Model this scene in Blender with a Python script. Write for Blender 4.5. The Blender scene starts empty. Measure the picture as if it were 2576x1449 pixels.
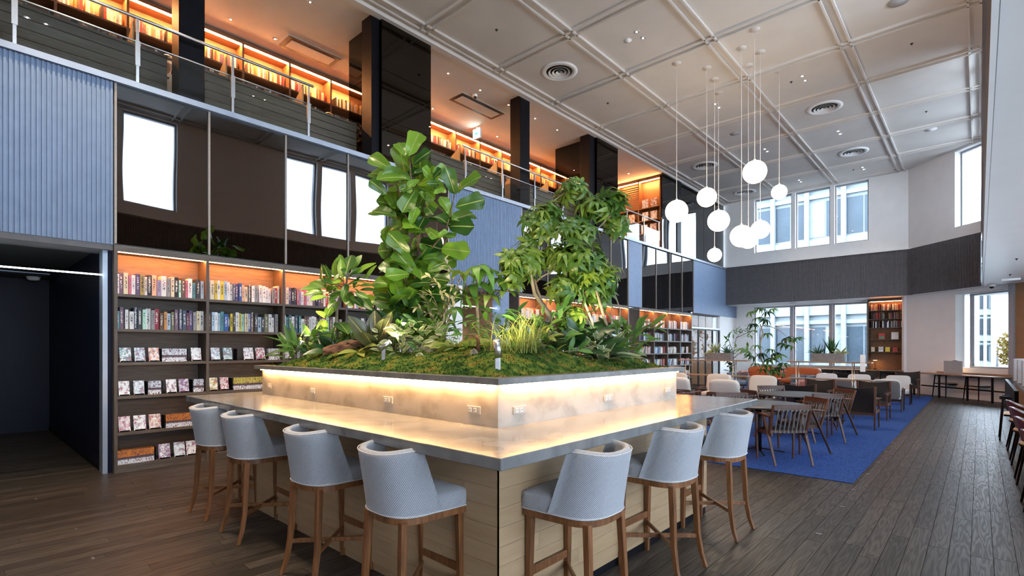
import bpy, bmesh, math, random
from mathutils import Vector, Matrix, noise as mnoise
random.seed(11)
D = bpy.data; SC = bpy.context.scene; COL = SC.collection
PI = math.pi

# ------------------------------------------------------------------ camera, world, exposure
cam_d = D.cameras.new('camera'); cam = D.objects.new('camera', cam_d); COL.objects.link(cam)
cam.location = (0, 0, 1.56); cam.rotation_euler = (PI/2, 0, math.radians(42.295))
cam_d.sensor_width = 36; cam_d.lens = 36*1293.39/2576; cam_d.shift_y = 150.7/2576
cam_d.clip_start = .05; cam_d.clip_end = 400
SC.camera = cam
SC.view_settings.view_transform = 'Standard'; SC.view_settings.look = 'None'
SC.view_settings.gamma = 1; SC.view_settings.use_curve_mapping = False
SC.view_settings.exposure = 1.25
W = D.worlds.new('overcast_sky'); SC.world = W; W.use_nodes = True
_bg = W.node_tree.nodes['Background']
_bg.inputs['Color'].default_value = (.70, .84, 1, 1); _bg.inputs['Strength'].default_value = 6.0
SC.cycles.max_bounces = 6; SC.cycles.diffuse_bounces = 4; SC.cycles.glossy_bounces = 4
SC.cycles.transmission_bounces = 4; SC.cycles.transparent_max_bounces = 12
SC.cycles.caustics_reflective = False; SC.cycles.caustics_refractive = False
SC.cycles.adaptive_threshold = .02; SC.cycles.sample_clamp_indirect = 6; SC.cycles.blur_glossy = .5
# ------------------------------------------------------------------ helpers
def tag(o, label=None, cat=None, group=None, kind=None):
    if label: o['label'] = label
    if cat: o['category'] = cat
    if group: o['group'] = group
    if kind: o['kind'] = kind
    return o
def rotz(a): return Matrix.Rotation(a, 4, 'Z')
class MB:
    def __init__(s): s.v = []; s.f = []; s.uv = {}; s.sm = set(); s.mi = {}
    def add(s, vs, fs, M=None, smooth=False, uvs=None, mi=0):
        b = len(s.v)
        s.v += [tuple(M @ Vector(v)) if M else tuple(v) for v in vs]
        for f in fs:
            i = len(s.f); s.f.append(tuple(b+k for k in f))
            if smooth: s.sm.add(i)
            if uvs: s.uv[i] = [uvs[k] for k in f]
            if mi: s.mi[i] = mi
        return s
    def box(s, x0, x1, y0, y1, z0, z1, M=None, mi=0):
        x0, x1 = min(x0,x1), max(x0,x1); y0, y1 = min(y0,y1), max(y0,y1); z0, z1 = min(z0,z1), max(z0,z1)
        return s.add([(x0,y0,z0),(x1,y0,z0),(x1,y1,z0),(x0,y1,z0),(x0,y0,z1),(x1,y0,z1),(x1,y1,z1),(x0,y1,z1)],
                     [(0,3,2,1),(4,5,6,7),(0,1,5,4),(1,2,6,5),(2,3,7,6),(3,0,4,7)], M, mi=mi)
    def beam(s, p0, p1, w0, d0, w1=None, d1=None, up=(0,1,0)):
        """square bar from p0 to p1; w across, d along up"""
        w1 = w0 if w1 is None else w1; d1 = d0 if d1 is None else d1
        p0 = Vector(p0); p1 = Vector(p1); t = (p1-p0).normalized(); u = Vector(up)
        a = t.cross(u)
        if a.length < 1e-4: a = t.cross(Vector((1,0,0)))
        a.normalize(); b = a.cross(t).normalized()
        vs = []
        for p, w, d in ((p0,w0,d0),(p1,w1,d1)):
            for i, j in ((-1,-1),(1,-1),(1,1),(-1,1)): vs.append(p + a*(i*w/2) + b*(j*d/2))
        return s.add(vs, [(0,3,2,1),(4,5,6,7),(0,1,5,4),(1,2,6,5),(2,3,7,6),(3,0,4,7)])
    def tube(s, pts, rad, n=8, caps=True, M=None, smooth=True):
        pts = [Vector(p) for p in pts]
        if not hasattr(rad, '__len__'): rad = [rad]*len(pts)
        vs = []; ref = None
        for i, p in enumerate(pts):
            t = (pts[min(i+1,len(pts)-1)] - pts[max(i-1,0)]).normalized()
            if ref is None:
                ref = t.cross(Vector((0,0,1)))
                if ref.length < .05: ref = t.cross(Vector((1,0,0)))
            a = (ref - t*ref.dot(t)).normalized(); ref = a; b = t.cross(a)
            for k in range(n):
                an = 2*PI*k/n; vs.append(p + (a*math.cos(an)+b*math.sin(an))*rad[i])
        fs = [(i*n+k, i*n+(k+1)%n, (i+1)*n+(k+1)%n, (i+1)*n+k) for i in range(len(pts)-1) for k in range(n)]
        s.add(vs, fs, M, smooth)
        if caps:
            b = len(s.v)-len(vs)
            s.f.append(tuple(b+k for k in range(n-1,-1,-1))); s.f.append(tuple(b+(len(pts)-1)*n+k for k in range(n)))
        return s
    def lathe(s, prof, n=24, M=None, smooth=True):
        vs = [(r*math.cos(2*PI*k/n), r*math.sin(2*PI*k/n), z) for r, z in prof for k in range(n)]
        fs = [(i*n+k, i*n+(k+1)%n, (i+1)*n+(k+1)%n, (i+1)*n+k) for i in range(len(prof)-1) for k in range(n)]
        return s.add(vs, fs, M, smooth)
    def prism(s, pts, z0, z1, M=None):
        n = len(pts); vs = [(x,y,z0) for x,y in pts]+[(x,y,z1) for x,y in pts]
        return s.add(vs, [tuple(range(n-1,-1,-1)), tuple(range(n,2*n))]+[(i,(i+1)%n,n+(i+1)%n,n+i) for i in range(n)], M)
    def grid(s, fn, nu, nv, M=None, smooth=True, uvs=(1,1), wrap=False):
        vs = []; uv = []
        for i in range(nu+1):
            for j in range(nv+1):
                vs.append(fn(i/nu, j/nv)); uv.append((i/nu*uvs[0], j/nv*uvs[1]))
        fs = [(i*(nv+1)+j, (i+1)*(nv+1)+j, (i+1)*(nv+1)+j+1, i*(nv+1)+j+1) for i in range(nu) for j in range(nv)]
        return s.add(vs, fs, M, smooth, uv)
    def mesh(s, name, mat=None, bevel=0, seg=1, weld=False):
        me = D.meshes.new(name); me.from_pydata([tuple(v) for v in s.v], [], s.f)
        for i in s.sm: me.polygons[i].use_smooth = True
        for i, k in s.mi.items(): me.polygons[i].material_index = k
        if s.uv:
            lay = me.uv_layers.new(name='UVMap').data
            for i, u in s.uv.items():
                for k, li in enumerate(me.polygons[i].loop_indices): lay[li].uv = u[k]
        if bevel or weld:
            bm = bmesh.new(); bm.from_mesh(me)
            if weld: bmesh.ops.remove_doubles(bm, verts=bm.verts, dist=weld)
            if bevel:
                ed = [e for e in bm.edges if len(e.link_faces)==2 and e.calc_face_angle(0) > .5]
                bmesh.ops.bevel(bm, geom=ed, offset=bevel, segments=seg, affect='EDGES', clamp_overlap=True)
            bm.to_mesh(me); bm.free()
        for m in (mat if isinstance(mat,(list,tuple)) else [mat]):
            if m: me.materials.append(m)
        me.update(); return me
def obj(name, data, parent=None, loc=(0,0,0), rot=(0,0,0), scale=(1,1,1), label=None, cat=None, group=None, kind=None, M=None):
    o = D.objects.new(name, data); COL.objects.link(o)
    if M is not None: o.matrix_basis = M
    else: o.location = loc; o.rotation_euler = rot; o.scale = scale
    if parent: o.parent = parent
    return tag(o, label, cat, group, kind)
def mk(name, mb, mat, parent=None, bevel=0, seg=1, weld=False, **k):
    return obj(name, mb.mesh(name, mat, bevel, seg, weld), parent, **k)
def empty(name, loc=(0,0,0), rz=0, label=None, cat=None, group=None, kind=None):
    o = obj(name, None, None, loc, (0,0,rz)); o.empty_display_size = .1
    return tag(o, label, cat, group, kind)
def copy_tree(o, parent=None):
    c = o.copy(); COL.objects.link(c); c.parent = parent
    for ch in list(o.children): copy_tree(ch, c)
    return c
def boxo(name, x0,x1,y0,y1,z0,z1, mat, parent=None, bevel=0, **k):
    return mk(name, MB().box(x0,x1,y0,y1,z0,z1), mat, parent, bevel, **k)
NTH = ['first','second','third','fourth','fifth','sixth','seventh','eighth','ninth','tenth','eleventh','twelfth','thirteenth','fourteenth',
       'fifteenth','sixteenth','seventeenth','eighteenth','nineteenth','twentieth','twenty-first','twenty-second','twenty-third','twenty-fourth',
       'twenty-fifth','twenty-sixth','twenty-seventh','twenty-eighth','twenty-ninth','thirtieth','thirty-first','thirty-second','thirty-third','thirty-fourth']
def text_mesh(s, size, mat, cache={}):
    k = (s, size, mat.name)
    if k not in cache:
        c = D.curves.new('lettering', 'FONT'); c.body = s; c.size = size; c.align_x = 'CENTER'; c.align_y = 'CENTER'; c.resolution_u = 2
        t = D.objects.new('lettering', c); COL.objects.link(t)
        me = D.meshes.new_from_object(t.evaluated_get(bpy.context.evaluated_depsgraph_get()))
        D.objects.remove(t); D.curves.remove(c)
        me.name = 'lettering'; me.materials.clear(); me.materials.append(mat); cache[k] = me
    return cache[k]
def wall_with_holes(name, axis, p0, p1, a0, a1, z0, z1, holes, mat, parent=None, **k):
    """slab p0..p1 thick on axis ('x' or 'y'), running a0..a1, z0..z1, holes = [(a,b,z,w)] left open"""
    mb = MB(); cuts = sorted(set([a0,a1]+[h[0] for h in holes]+[h[1] for h in holes])); 
    def bx(a,b,z,w):
        if b-a > 1e-4 and w-z > 1e-4:
            mb.box(p0,p1,a,b,z,w) if axis == 'x' else mb.box(a,b,p0,p1,z,w)
    for a, b in zip(cuts, cuts[1:]):
        m = (a+b)/2; zz = z0
        for h in sorted([h for h in holes if h[0] < m < h[1]], key=lambda h: h[2]):
            bx(a, b, zz, h[2]); zz = h[3]
        bx(a, b, zz, z1)
    return mk(name, mb, mat, parent, **k)

# ------------------------------------------------------------------ materials
def nodes(name):
    m = D.materials.new(name); m.use_nodes = True; nt = m.node_tree
    return m, nt, nt.nodes['Principled BSDF']
def setp(b, rough=.5, metal=0, spec=.5, coat=0, sheen=0, trans=0):
    b.inputs['Roughness'].default_value = rough; b.inputs['Metallic'].default_value = metal
    b.inputs['Specular IOR Level'].default_value = spec; b.inputs['Coat Weight'].default_value = coat
    b.inputs['Sheen Weight'].default_value = sheen; b.inputs['Transmission Weight'].default_value = trans
    b.inputs['Coat Roughness'].default_value = .08
def ramp(nt, cols, pos=None):
    r = nt.nodes.new('ShaderNodeValToRGB'); n = len(cols); e = r.color_ramp.elements
    while len(e) < n: e.new(.5)
    for i, c in enumerate(cols):
        e[i].position = pos[i] if pos else i/(n-1) if n > 1 else 0; e[i].color = (*c, 1)
    return r
def pm(name, cols, nscale=5, stretch=(1,1,1), detail=4, pos=None, rough=.5, metal=0, spec=.5, coat=0, sheen=0, bump=0, bdist=.01, objvar=0, dist=0, rvar=0):
    """procedural noise material: cols ramp over a stretched noise, optional bump and per-object variation"""
    m, nt, b = nodes(name); setp(b, rough, metal, spec, coat, sheen); L = nt.links.new
    tc = nt.nodes.new('ShaderNodeTexCoord'); mp = nt.nodes.new('ShaderNodeMapping'); L(tc.outputs['Object'], mp.inputs['Vector'])
    mp.inputs['Scale'].default_value = stretch
    no = nt.nodes.new('ShaderNodeTexNoise'); no.inputs['Scale'].default_value = nscale; no.inputs['Detail'].default_value = detail
    no.inputs['Distortion'].default_value = dist
    L(mp.outputs[0], no.inputs['Vector'])
    r = ramp(nt, cols, pos or ([.3+.4*i/(len(cols)-1) for i in range(len(cols))] if len(cols)>1 else None)); L(no.outputs['Fac'], r.inputs['Fac'])
    out = r.outputs['Color']
    if objvar:
        oi = nt.nodes.new('ShaderNodeObjectInfo'); mul = nt.nodes.new('ShaderNodeMath'); mul.operation = 'MULTIPLY'; mul.inputs[1].default_value = 57
        L(oi.outputs['Random'], mul.inputs[0]); L(mul.outputs[0], mp.inputs['Location'])
        hs = nt.nodes.new('ShaderNodeHueSaturation'); mr = nt.nodes.new('ShaderNodeMapRange')
        mr.inputs['To Min'].default_value = 1-objvar; mr.inputs['To Max'].default_value = 1+objvar
        L(oi.outputs['Random'], mr.inputs['Value']); L(mr.outputs[0], hs.inputs['Value']); L(out, hs.inputs['Color']); out = hs.outputs['Color']
    L(out, b.inputs['Base Color'])
    if rvar:
        mr2 = nt.nodes.new('ShaderNodeMapRange'); mr2.inputs['To Min'].default_value = rough-rvar; mr2.inputs['To Max'].default_value = rough+rvar
        L(no.outputs['Fac'], mr2.inputs['Value']); L(mr2.outputs[0], b.inputs['Roughness'])
    if bump:
        bp = nt.nodes.new('ShaderNodeBump'); bp.inputs['Strength'].default_value = bump; bp.inputs['Distance'].default_value = bdist
        L(no.outputs['Fac'], bp.inputs['Height']); L(bp.outputs[0], b.inputs['Normal'])
    return m
def emit(name, col, s):
    m, nt, b = nodes(name); nt.nodes.remove(b); e = nt.nodes.new('ShaderNodeEmission')
    e.inputs['Color'].default_value = (*col,1); e.inputs['Strength'].default_value = s
    nt.links.new(e.outputs[0], nt.nodes['Material Output'].inputs['Surface']); return m
def glassm(name, tint=(1,1,1), refl=.07, rough=.01):
    m, nt, b = nodes(name); nt.nodes.remove(b); t = nt.nodes.new('ShaderNodeBsdfTransparent'); t.inputs['Color'].default_value = (*tint,1)
    g = nt.nodes.new('ShaderNodeBsdfGlossy'); g.inputs['Roughness'].default_value = rough; mx = nt.nodes.new('ShaderNodeMixShader')
    lw = nt.nodes.new('ShaderNodeLayerWeight'); lw.inputs['Blend'].default_value = .5; pw = nt.nodes.new('ShaderNodeMath'); pw.operation = 'POWER'; pw.inputs[1].default_value = 5; ma = nt.nodes.new('ShaderNodeMath'); ma.operation = 'MULTIPLY_ADD'; ma.inputs[1].default_value = .9 if refl else .35; ma.inputs[2].default_value = refl*.6
    nt.links.new(lw.outputs['Facing'], pw.inputs[0]); nt.links.new(pw.outputs[0], ma.inputs[0]); nt.links.new(ma.outputs[0], mx.inputs['Fac'])
    nt.links.new(t.outputs[0], mx.inputs[1]); nt.links.new(g.outputs[0], mx.inputs[2]); nt.links.new(mx.outputs[0], nt.nodes['Material Output'].inputs['Surface'])
    return m
def leafm(name, dark, light, trans=.35, rough=.35, vein=None, pale=None):
    """leaf: per-leaf colour from the object's random value, lets some light through, optional pale margin by UV"""
    m, nt, b = nodes(name); setp(b, rough, 0, .5); L = nt.links.new
    oi = nt.nodes.new('ShaderNodeObjectInfo'); r = ramp(nt, [dark, light]); L(oi.outputs['Random'], r.inputs['Fac']); col = r.outputs['Color']
    uv = nt.nodes.new('ShaderNodeTexCoord'); sx = nt.nodes.new('ShaderNodeSeparateXYZ'); L(uv.outputs['UV'], sx.inputs[0])
    ab = nt.nodes.new('ShaderNodeMath'); ab.operation = 'SUBTRACT'; ab.inputs[1].default_value = .5; L(sx.outputs[1], ab.inputs[0])
    a2 = nt.nodes.new('ShaderNodeMath'); a2.operation = 'ABSOLUTE'; L(ab.outputs[0], a2.inputs[0])
    if vein:
        lt = nt.nodes.new('ShaderNodeMath'); lt.operation = 'LESS_THAN'; lt.inputs[1].default_value = .035; L(a2.outputs[0], lt.inputs[0])
        mx = nt.nodes.new('ShaderNodeMixRGB'); mx.inputs[2].default_value = (*vein,1); L(lt.outputs[0], mx.inputs[0]); L(col, mx.inputs[1]); col = mx.outputs[0]
    if pale:
        gt = nt.nodes.new('ShaderNodeMath'); gt.operation = 'GREATER_THAN'; gt.inputs[1].default_value = .36; L(a2.outputs[0], gt.inputs[0])
        mx = nt.nodes.new('ShaderNodeMixRGB'); mx.inputs[2].default_value = (*pale,1); L(gt.outputs[0], mx.inputs[0]); L(col, mx.inputs[1]); col = mx.outputs[0]
    L(col, b.inputs['Base Color'])
    tr = nt.nodes.new('ShaderNodeBsdfTranslucent'); hs = nt.nodes.new('ShaderNodeHueSaturation'); hs.inputs['Value'].default_value = 1.3; hs.inputs['Hue'].default_value = .48
    L(col, hs.inputs['Color']); L(hs.outputs[0], tr.inputs['Color'])
    mix = nt.nodes.new('ShaderNodeMixShader'); mix.inputs[0].default_value = trans; L(b.outputs[0], mix.inputs[1]); L(tr.outputs[0], mix.inputs[2])
    L(mix.outputs[0], nt.nodes['Material Output'].inputs['Surface']); return m
def twill(name, a, c, scale, ang=PI/4):
    m, nt, b = nodes(name); setp(b, .9, 0, .2, 0, .3); L = nt.links.new
    tc = nt.nodes.new('ShaderNodeTexCoord'); mp = nt.nodes.new('ShaderNodeMapping'); mp.inputs['Rotation'].default_value = (0,0,ang); L(tc.outputs['UV'], mp.inputs[0])
    w = nt.nodes.new('ShaderNodeTexWave'); w.inputs['Scale'].default_value = scale; w.inputs['Distortion'].default_value = 1.2; w.inputs['Detail'].default_value = 2; w.inputs['Detail Scale'].default_value = 6
    L(mp.outputs[0], w.inputs['Vector']); r = ramp(nt, [a, c], [.25,.7]); L(w.outputs['Fac'], r.inputs[0]); L(r.outputs[0], b.inputs['Base Color'])
    bp = nt.nodes.new('ShaderNodeBump'); bp.inputs['Strength'].default_value = .5; bp.inputs['Distance'].default_value = .002; L(w.outputs['Fac'], bp.inputs['Height']); L(bp.outputs[0], b.inputs['Normal'])
    return m
def wood(name, a, c, along='y', rough=.45, objvar=.12, coat=0, s=1, spec=.5, bump=.15):
    st = {'x':(1.2,14,14),'y':(14,1.2,14),'z':(14,14,1.2)}[along]
    return pm(name, [a, tuple((p+q)/2 for p,q in zip(a,c)), c], 2.2*s, st, 6, rough=rough, coat=coat, bump=bump, bdist=.003, objvar=objvar, dist=1.2, spec=spec)
def plank_mat():
    """dark stained oak board with growth-ring figure, grain along Y"""
    m, nt, b = nodes('dark_oak_floor'); setp(b, .3, 0, .32); L = nt.links.new
    tc = nt.nodes.new('ShaderNodeTexCoord'); mp = nt.nodes.new('ShaderNodeMapping'); L(tc.outputs['Object'], mp.inputs[0]); mp.inputs['Scale'].default_value = (13,.8,1)
    oi = nt.nodes.new('ShaderNodeObjectInfo'); mu = nt.nodes.new('ShaderNodeMath'); mu.operation = 'MULTIPLY'; mu.inputs[1].default_value = 91
    L(oi.outputs['Random'], mu.inputs[0]); L(mu.outputs[0], mp.inputs['Location'])
    no = nt.nodes.new('ShaderNodeTexNoise'); no.inputs['Scale'].default_value = 1.1; no.inputs['Detail'].default_value = 2; L(mp.outputs[0], no.inputs['Vector'])
    si = nt.nodes.new('ShaderNodeMath'); si.operation = 'MULTIPLY'; si.inputs[1].default_value = 60; L(no.outputs['Fac'], si.inputs[0])
    sn = nt.nodes.new('ShaderNodeMath'); sn.operation = 'SINE'; L(si.outputs[0], sn.inputs[0])
    mr = nt.nodes.new('ShaderNodeMapRange'); mr.inputs['From Min'].default_value = -1; L(sn.outputs[0], mr.inputs['Value'])
    r = ramp(nt, [(.022,.0175,.0145),(.048,.038,.030)], [.0,.9]); L(mr.outputs[0], r.inputs[0])
    hs = nt.nodes.new('ShaderNodeHueSaturation'); m3 = nt.nodes.new('ShaderNodeMapRange'); m3.inputs['To Min'].default_value = .6; m3.inputs['To Max'].default_value = 1.45
    L(oi.outputs['Random'], m3.inputs['Value']); L(m3.outputs[0], hs.inputs['Value']); L(r.outputs[0], hs.inputs['Color']); L(hs.outputs[0], b.inputs['Base Color'])
    m4 = nt.nodes.new('ShaderNodeMapRange'); m4.inputs['To Min'].default_value = .46; m4.inputs['To Max'].default_value = .38; L(mr.outputs[0], m4.inputs['Value']); L(m4.outputs[0], b.inputs['Roughness'])
    bp = nt.nodes.new('ShaderNodeBump'); bp.inputs['Strength'].default_value = .03; bp.inputs['Distance'].default_value = .001; L(mr.outputs[0], bp.inputs['Height']); L(bp.outputs[0], b.inputs['Normal'])
    return m
def book_mat(name, mode='spine'):
    """cover cloth in the book's own colour with a printed block on the spine (flat print)"""
    m, nt, b = nodes(name); setp(b, .45, 0, .4); L = nt.links.new
    oi = nt.nodes.new('ShaderNodeObjectInfo'); tc = nt.nodes.new('ShaderNodeTexCoord'); sx = nt.nodes.new('ShaderNodeSeparateXYZ'); L(tc.outputs['Object'], sx.inputs[0])
    mp = nt.nodes.new('ShaderNodeMapping'); L(tc.outputs['Object'], mp.inputs[0])
    mu = nt.nodes.new('ShaderNodeMath'); mu.operation = 'MULTIPLY'; mu.inputs[1].default_value = 83; L(oi.outputs['Random'], mu.inputs[0]); L(mu.outputs[0], mp.inputs['Location'])
    mp.inputs['Scale'].default_value = {'spine':(.01,2.2,26),'cover':(.01,3.2,3.6),'vol':(.01,1.2,9)}[mode]
    no = nt.nodes.new('ShaderNodeTexNoise'); no.inputs['Scale'].default_value = 1; no.inputs['Detail'].default_value = 2 if mode == 'spine' else 3; L(mp.outputs[0], no.inputs['Vector'])
    col = oi.outputs['Color']
    if mode == 'spine':
        gt = nt.nodes.new('ShaderNodeMath'); gt.operation = 'GREATER_THAN'; gt.inputs[1].default_value = .52; L(no.outputs['Fac'], gt.inputs[0])
        def win(v, lo, hi):
            a = nt.nodes.new('ShaderNodeMath'); a.operation = 'SUBTRACT'; a.inputs[1].default_value = (lo+hi)/2; L(v, a.inputs[0])
            c = nt.nodes.new('ShaderNodeMath'); c.operation = 'ABSOLUTE'; L(a.outputs[0], c.inputs[0])
            d = nt.nodes.new('ShaderNodeMath'); d.operation = 'LESS_THAN'; d.inputs[1].default_value = (hi-lo)/2; L(c.outputs[0], d.inputs[0]); return d.outputs[0]
        w1 = win(sx.outputs[2], .28, .84); w2 = win(sx.outputs[1], .28, .72)
        p1 = nt.nodes.new('ShaderNodeMath'); p1.operation = 'MULTIPLY'; L(w1, p1.inputs[0]); L(w2, p1.inputs[1])
        p2 = nt.nodes.new('ShaderNodeMath'); p2.operation = 'MULTIPLY'; L(p1.outputs[0], p2.inputs[0]); L(gt.outputs[0], p2.inputs[1])
        # ink: light on dark cloth, dark on light cloth
        bw = nt.nodes.new('ShaderNodeRGBToBW'); L(col, bw.inputs[0]); g2 = nt.nodes.new('ShaderNodeMath'); g2.operation = 'LESS_THAN'; g2.inputs[1].default_value = .22; L(bw.outputs[0], g2.inputs[0])
        ik = nt.nodes.new('ShaderNodeMixRGB'); ik.inputs[1].default_value = (.06,.06,.07,1); ik.inputs[2].default_value = (.75,.72,.66,1); L(g2.outputs[0], ik.inputs[0])
        mx = nt.nodes.new('ShaderNodeMixRGB'); L(p2.outputs[0], mx.inputs[0]); L(col, mx.inputs[1]); L(ik.outputs[0], mx.inputs[2]); col = mx.outputs[0]
    elif mode == 'cover':
        r = ramp(nt, [(.9,.92,.95),(.85,.88,.9),(.25,.2,.3),(.5,.12,.12),(.1,.25,.5)], [.3,.47,.55,.62,.75]); L(no.outputs['Color'], r.inputs[0])
        mx = nt.nodes.new('ShaderNodeMixRGB'); mx.inputs[0].default_value = .8; L(r.outputs[0], mx.inputs[1]); L(col, mx.inputs[2])
        n2 = nt.nodes.new('ShaderNodeTexNoise'); n2.inputs['Scale'].default_value = 2.5; n2.inputs['Detail'].default_value = 5; L(mp.outputs[0], n2.inputs['Vector'])
        r2 = ramp(nt, [(0,0,0),(1,1,1)], [.46,.54]); L(n2.outputs['Fac'], r2.inputs[0])
        m2 = nt.nodes.new('ShaderNodeMixRGB'); L(r2.outputs[0], m2.inputs[0]); L(mx.outputs[0], m2.inputs[1]); L(r.outputs[0], m2.inputs[2]); col = m2.outputs[0]
    else:
        # comic volume spine: title field on top in the series colour, picture band in the middle, number field below
        mr = nt.nodes.new('ShaderNodeMath'); mr.operation = 'MULTIPLY_ADD'; mr.inputs[1].default_value = .12; L(no.outputs['Fac'], mr.inputs[0]); L(sx.outputs[2], mr.inputs[2])
        r = ramp(nt, [(.75,.8,.86),(.28,.3,.36),(.07,.05,.08),(.9,.9,.9)], [.0,.36,.42,.58]); r.color_ramp.interpolation = 'CONSTANT'; L(mr.outputs[0], r.inputs[0])
        g = nt.nodes.new('ShaderNodeMath'); g.operation = 'GREATER_THAN'; g.inputs[1].default_value = .5; L(sx.outputs[2], g.inputs[0])
        mx = nt.nodes.new('ShaderNodeMixRGB'); L(g.outputs[0], mx.inputs[0]); L(r.outputs[0], mx.inputs[1]); L(col, mx.inputs[2])
        s2 = nt.nodes.new('ShaderNodeMath'); s2.operation = 'GREATER_THAN'; s2.inputs[1].default_value = .56; L(no.outputs['Fac'], s2.inputs[0])
        m2 = nt.nodes.new('ShaderNodeMixRGB'); m2.inputs[2].default_value = (.16,.05,.05,1); L(s2.outputs[0], m2.inputs[0]); L(mx.outputs[0], m2.inputs[1]); col = m2.outputs[0]
    L(col, b.inputs['Base Color']); return m
m_plank = plank_mat()
m_joint = pm('floor_underlay', [(.008,.006,.005),(.012,.009,.007)], rough=.8)
m_carpet = pm('blue_carpet', [(.014,.036,.13),(.03,.078,.27),(.042,.105,.35)], 42, (1,1,1), 3, rough=.95, spec=.1, bump=.6, bdist=.006)
m_ceil = pm('ceiling_paint', [(.62,.585,.55),(.66,.625,.59)], 2, rough=.75, spec=.2)
m_white = pm('white_plaster', [(.76,.755,.75),(.80,.795,.79)], 3, rough=.7, spec=.25)
m_soffit = pm('soffit_paint', [(.72,.71,.70),(.75,.74,.73)], 2, rough=.35, spec=.5)
m_blue = pm('blue_grey_panel', [(.17,.235,.355),(.195,.265,.39)], 8, rough=.55, spec=.3)
m_char = pm('charcoal_panel', [(.105,.102,.108),(.13,.125,.13)], 8, rough=.55, spec=.3)
m_trimm = pm('grey_blue_metal_trim', [(.30,.34,.41),(.34,.38,.45)], 6, rough=.4, metal=.5)
m_mull = pm('bronze_mullion', [(.23,.19,.16),(.27,.225,.19)], 30, rough=.45, metal=.5)
m_mirror = pm('smoked_mirror', [(.125,.132,.14),(.14,.147,.155)], .9, detail=0, rough=.015, metal=1, bump=.10, bdist=.05)
m_bglass = pm('black_glass', [(.060,.056,.052),(.068,.063,.058)], .8, rough=.02, metal=1)
m_black = pm('black_steel', [(.0045,.0045,.0065),(.007,.007,.010)], 10, rough=.45, spec=.1)
m_navy = pm('dark_navy_wall', [(.006,.007,.018),(.009,.010,.024)], 40, (1,1,.05), rough=.38, spec=.12)
m_steel = pm('brushed_steel', [(.52,.53,.55),(.6,.61,.63)], 40, rough=.3, metal=1)
m_alu = pm('window_aluminium', [(.30,.31,.33),(.35,.36,.38)], 20, rough=.45, metal=.6)
m_brass = pm('pale_brass', [(.55,.47,.36),(.62,.54,.42)], 20, rough=.3, metal=1)
m_glass = glassm('clear_glass', (1,1,1), .07)
m_glassd = glassm('door_glass', (.9,.9,.9), .0)
m_glass2 = glassm('balustrade_glass', (.93,.95,.95), .05)
m_shelf = wood('grey_brown_shelf_wood', (.062,.046,.036), (.115,.088,.068), 'y', .5)
m_shelfv = wood('grey_brown_shelf_upright', (.062,.046,.036), (.115,.088,.068), 'z', .5)
m_tan = wood('tan_divider_wood', (.26,.16,.06), (.36,.235,.10), 'z', .5)
m_teak = wood('warm_brown_shelf_wood', (.14,.06,.026), (.24,.115,.05), 'y', .5)
m_board = wood('olive_grey_board', (.052,.043,.028), (.09,.076,.05), 'y', .55)
m_stool = wood('oiled_oak_leg', (.10,.036,.011), (.245,.10,.036), 'z', .38, .1)
m_walnut = wood('walnut', (.04,.015,.009), (.105,.042,.024), 'z', .4, .12)
m_walnutx = wood('walnut_rail', (.04,.015,.009), (.105,.042,.024), 'x', .4, .12)
m_darkwood = wood('dark_walnut', (.022,.011,.008), (.06,.03,.02), 'x', .35, .1)
m_desk = wood('desk_oak', (.22,.13,.07), (.34,.21,.12), 'x', .4, .08)
m_base = pm('pale_oak_base_panel', [(.34,.225,.125),(.375,.255,.145),(.40,.275,.16)], 3, (1,1,9), 5, rough=.5, bump=.03, objvar=.06)
m_stone = pm('grey_stone_counter', [(.13,.13,.13),(.18,.18,.18),(.225,.225,.225)], 5, (1,1,1), 9, rough=.16, spec=.5, dist=.6, rvar=.05)
m_stonew = pm('beige_stone_wall', [(.27,.235,.19),(.38,.34,.29),(.43,.39,.34)], 5, (1,1,1.4), 12, rough=.35, dist=.3)
m_ledge = pm('dark_stone_ledge', [(.10,.098,.095),(.15,.148,.145),(.20,.198,.195)], 9, (1,1,1), 8, rough=.3)
m_fab = twill('grey_blue_twill', (.21,.22,.25), (.47,.485,.525), .9)
m_pipe = pm('pale_piping', [(.5,.5,.5),(.65,.65,.66)], 120, rough=.8)
m_beige = pm('beige_linen', [(.50,.46,.40),(.60,.56,.50)], 160, rough=.95, spec=.1, bump=.3, bdist=.002, sheen=.3)
m_wfab = pm('off_white_linen', [(.58,.58,.57),(.66,.66,.65)], 160, rough=.95, spec=.1, bump=.3, bdist=.002, sheen=.3)
m_gfab = pm('grey_upholstery', [(.16,.155,.15),(.21,.205,.20)], 140, rough=.95, spec=.1, bump=.3, bdist=.002)
m_felt = pm('grey_felt', [(.34,.345,.355),(.44,.445,.455)], 90, rough=.95, spec=.1, bump=.2, bdist=.002)
m_leather = pm('black_leather', [(.009,.008,.008),(.015,.013,.012)], 60, rough=.4, spec=.35, bump=.12, bdist=.002)
m_strap = pm('grey_leather_strap', [(.075,.07,.068),(.11,.105,.10)], 40, rough=.5)
m_orange = pm('orange_leather', [(.33,.075,.018),(.43,.11,.03)], 30, rough=.34, spec=.5, bump=.1, bdist=.004)
m_pink = pm('rose_leather', [(.42,.16,.12),(.5,.2,.15)], 20, rough=.4)
m_bluegrey = pm('blue_grey_leather', [(.10,.13,.17),(.15,.19,.24)], 20, rough=.35)
m_concrete = pm('concrete_box', [(.13,.125,.12),(.19,.185,.18)], 12, (1,1,1), 6, rough=.7)
m_plastic = pm('white_plastic', [(.75,.75,.74),(.8,.8,.79)], 10, rough=.4)
m_outlet = pm('grey_outlet_plate', [(.38,.35,.31),(.44,.41,.37)], 10, rough=.4)
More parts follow.
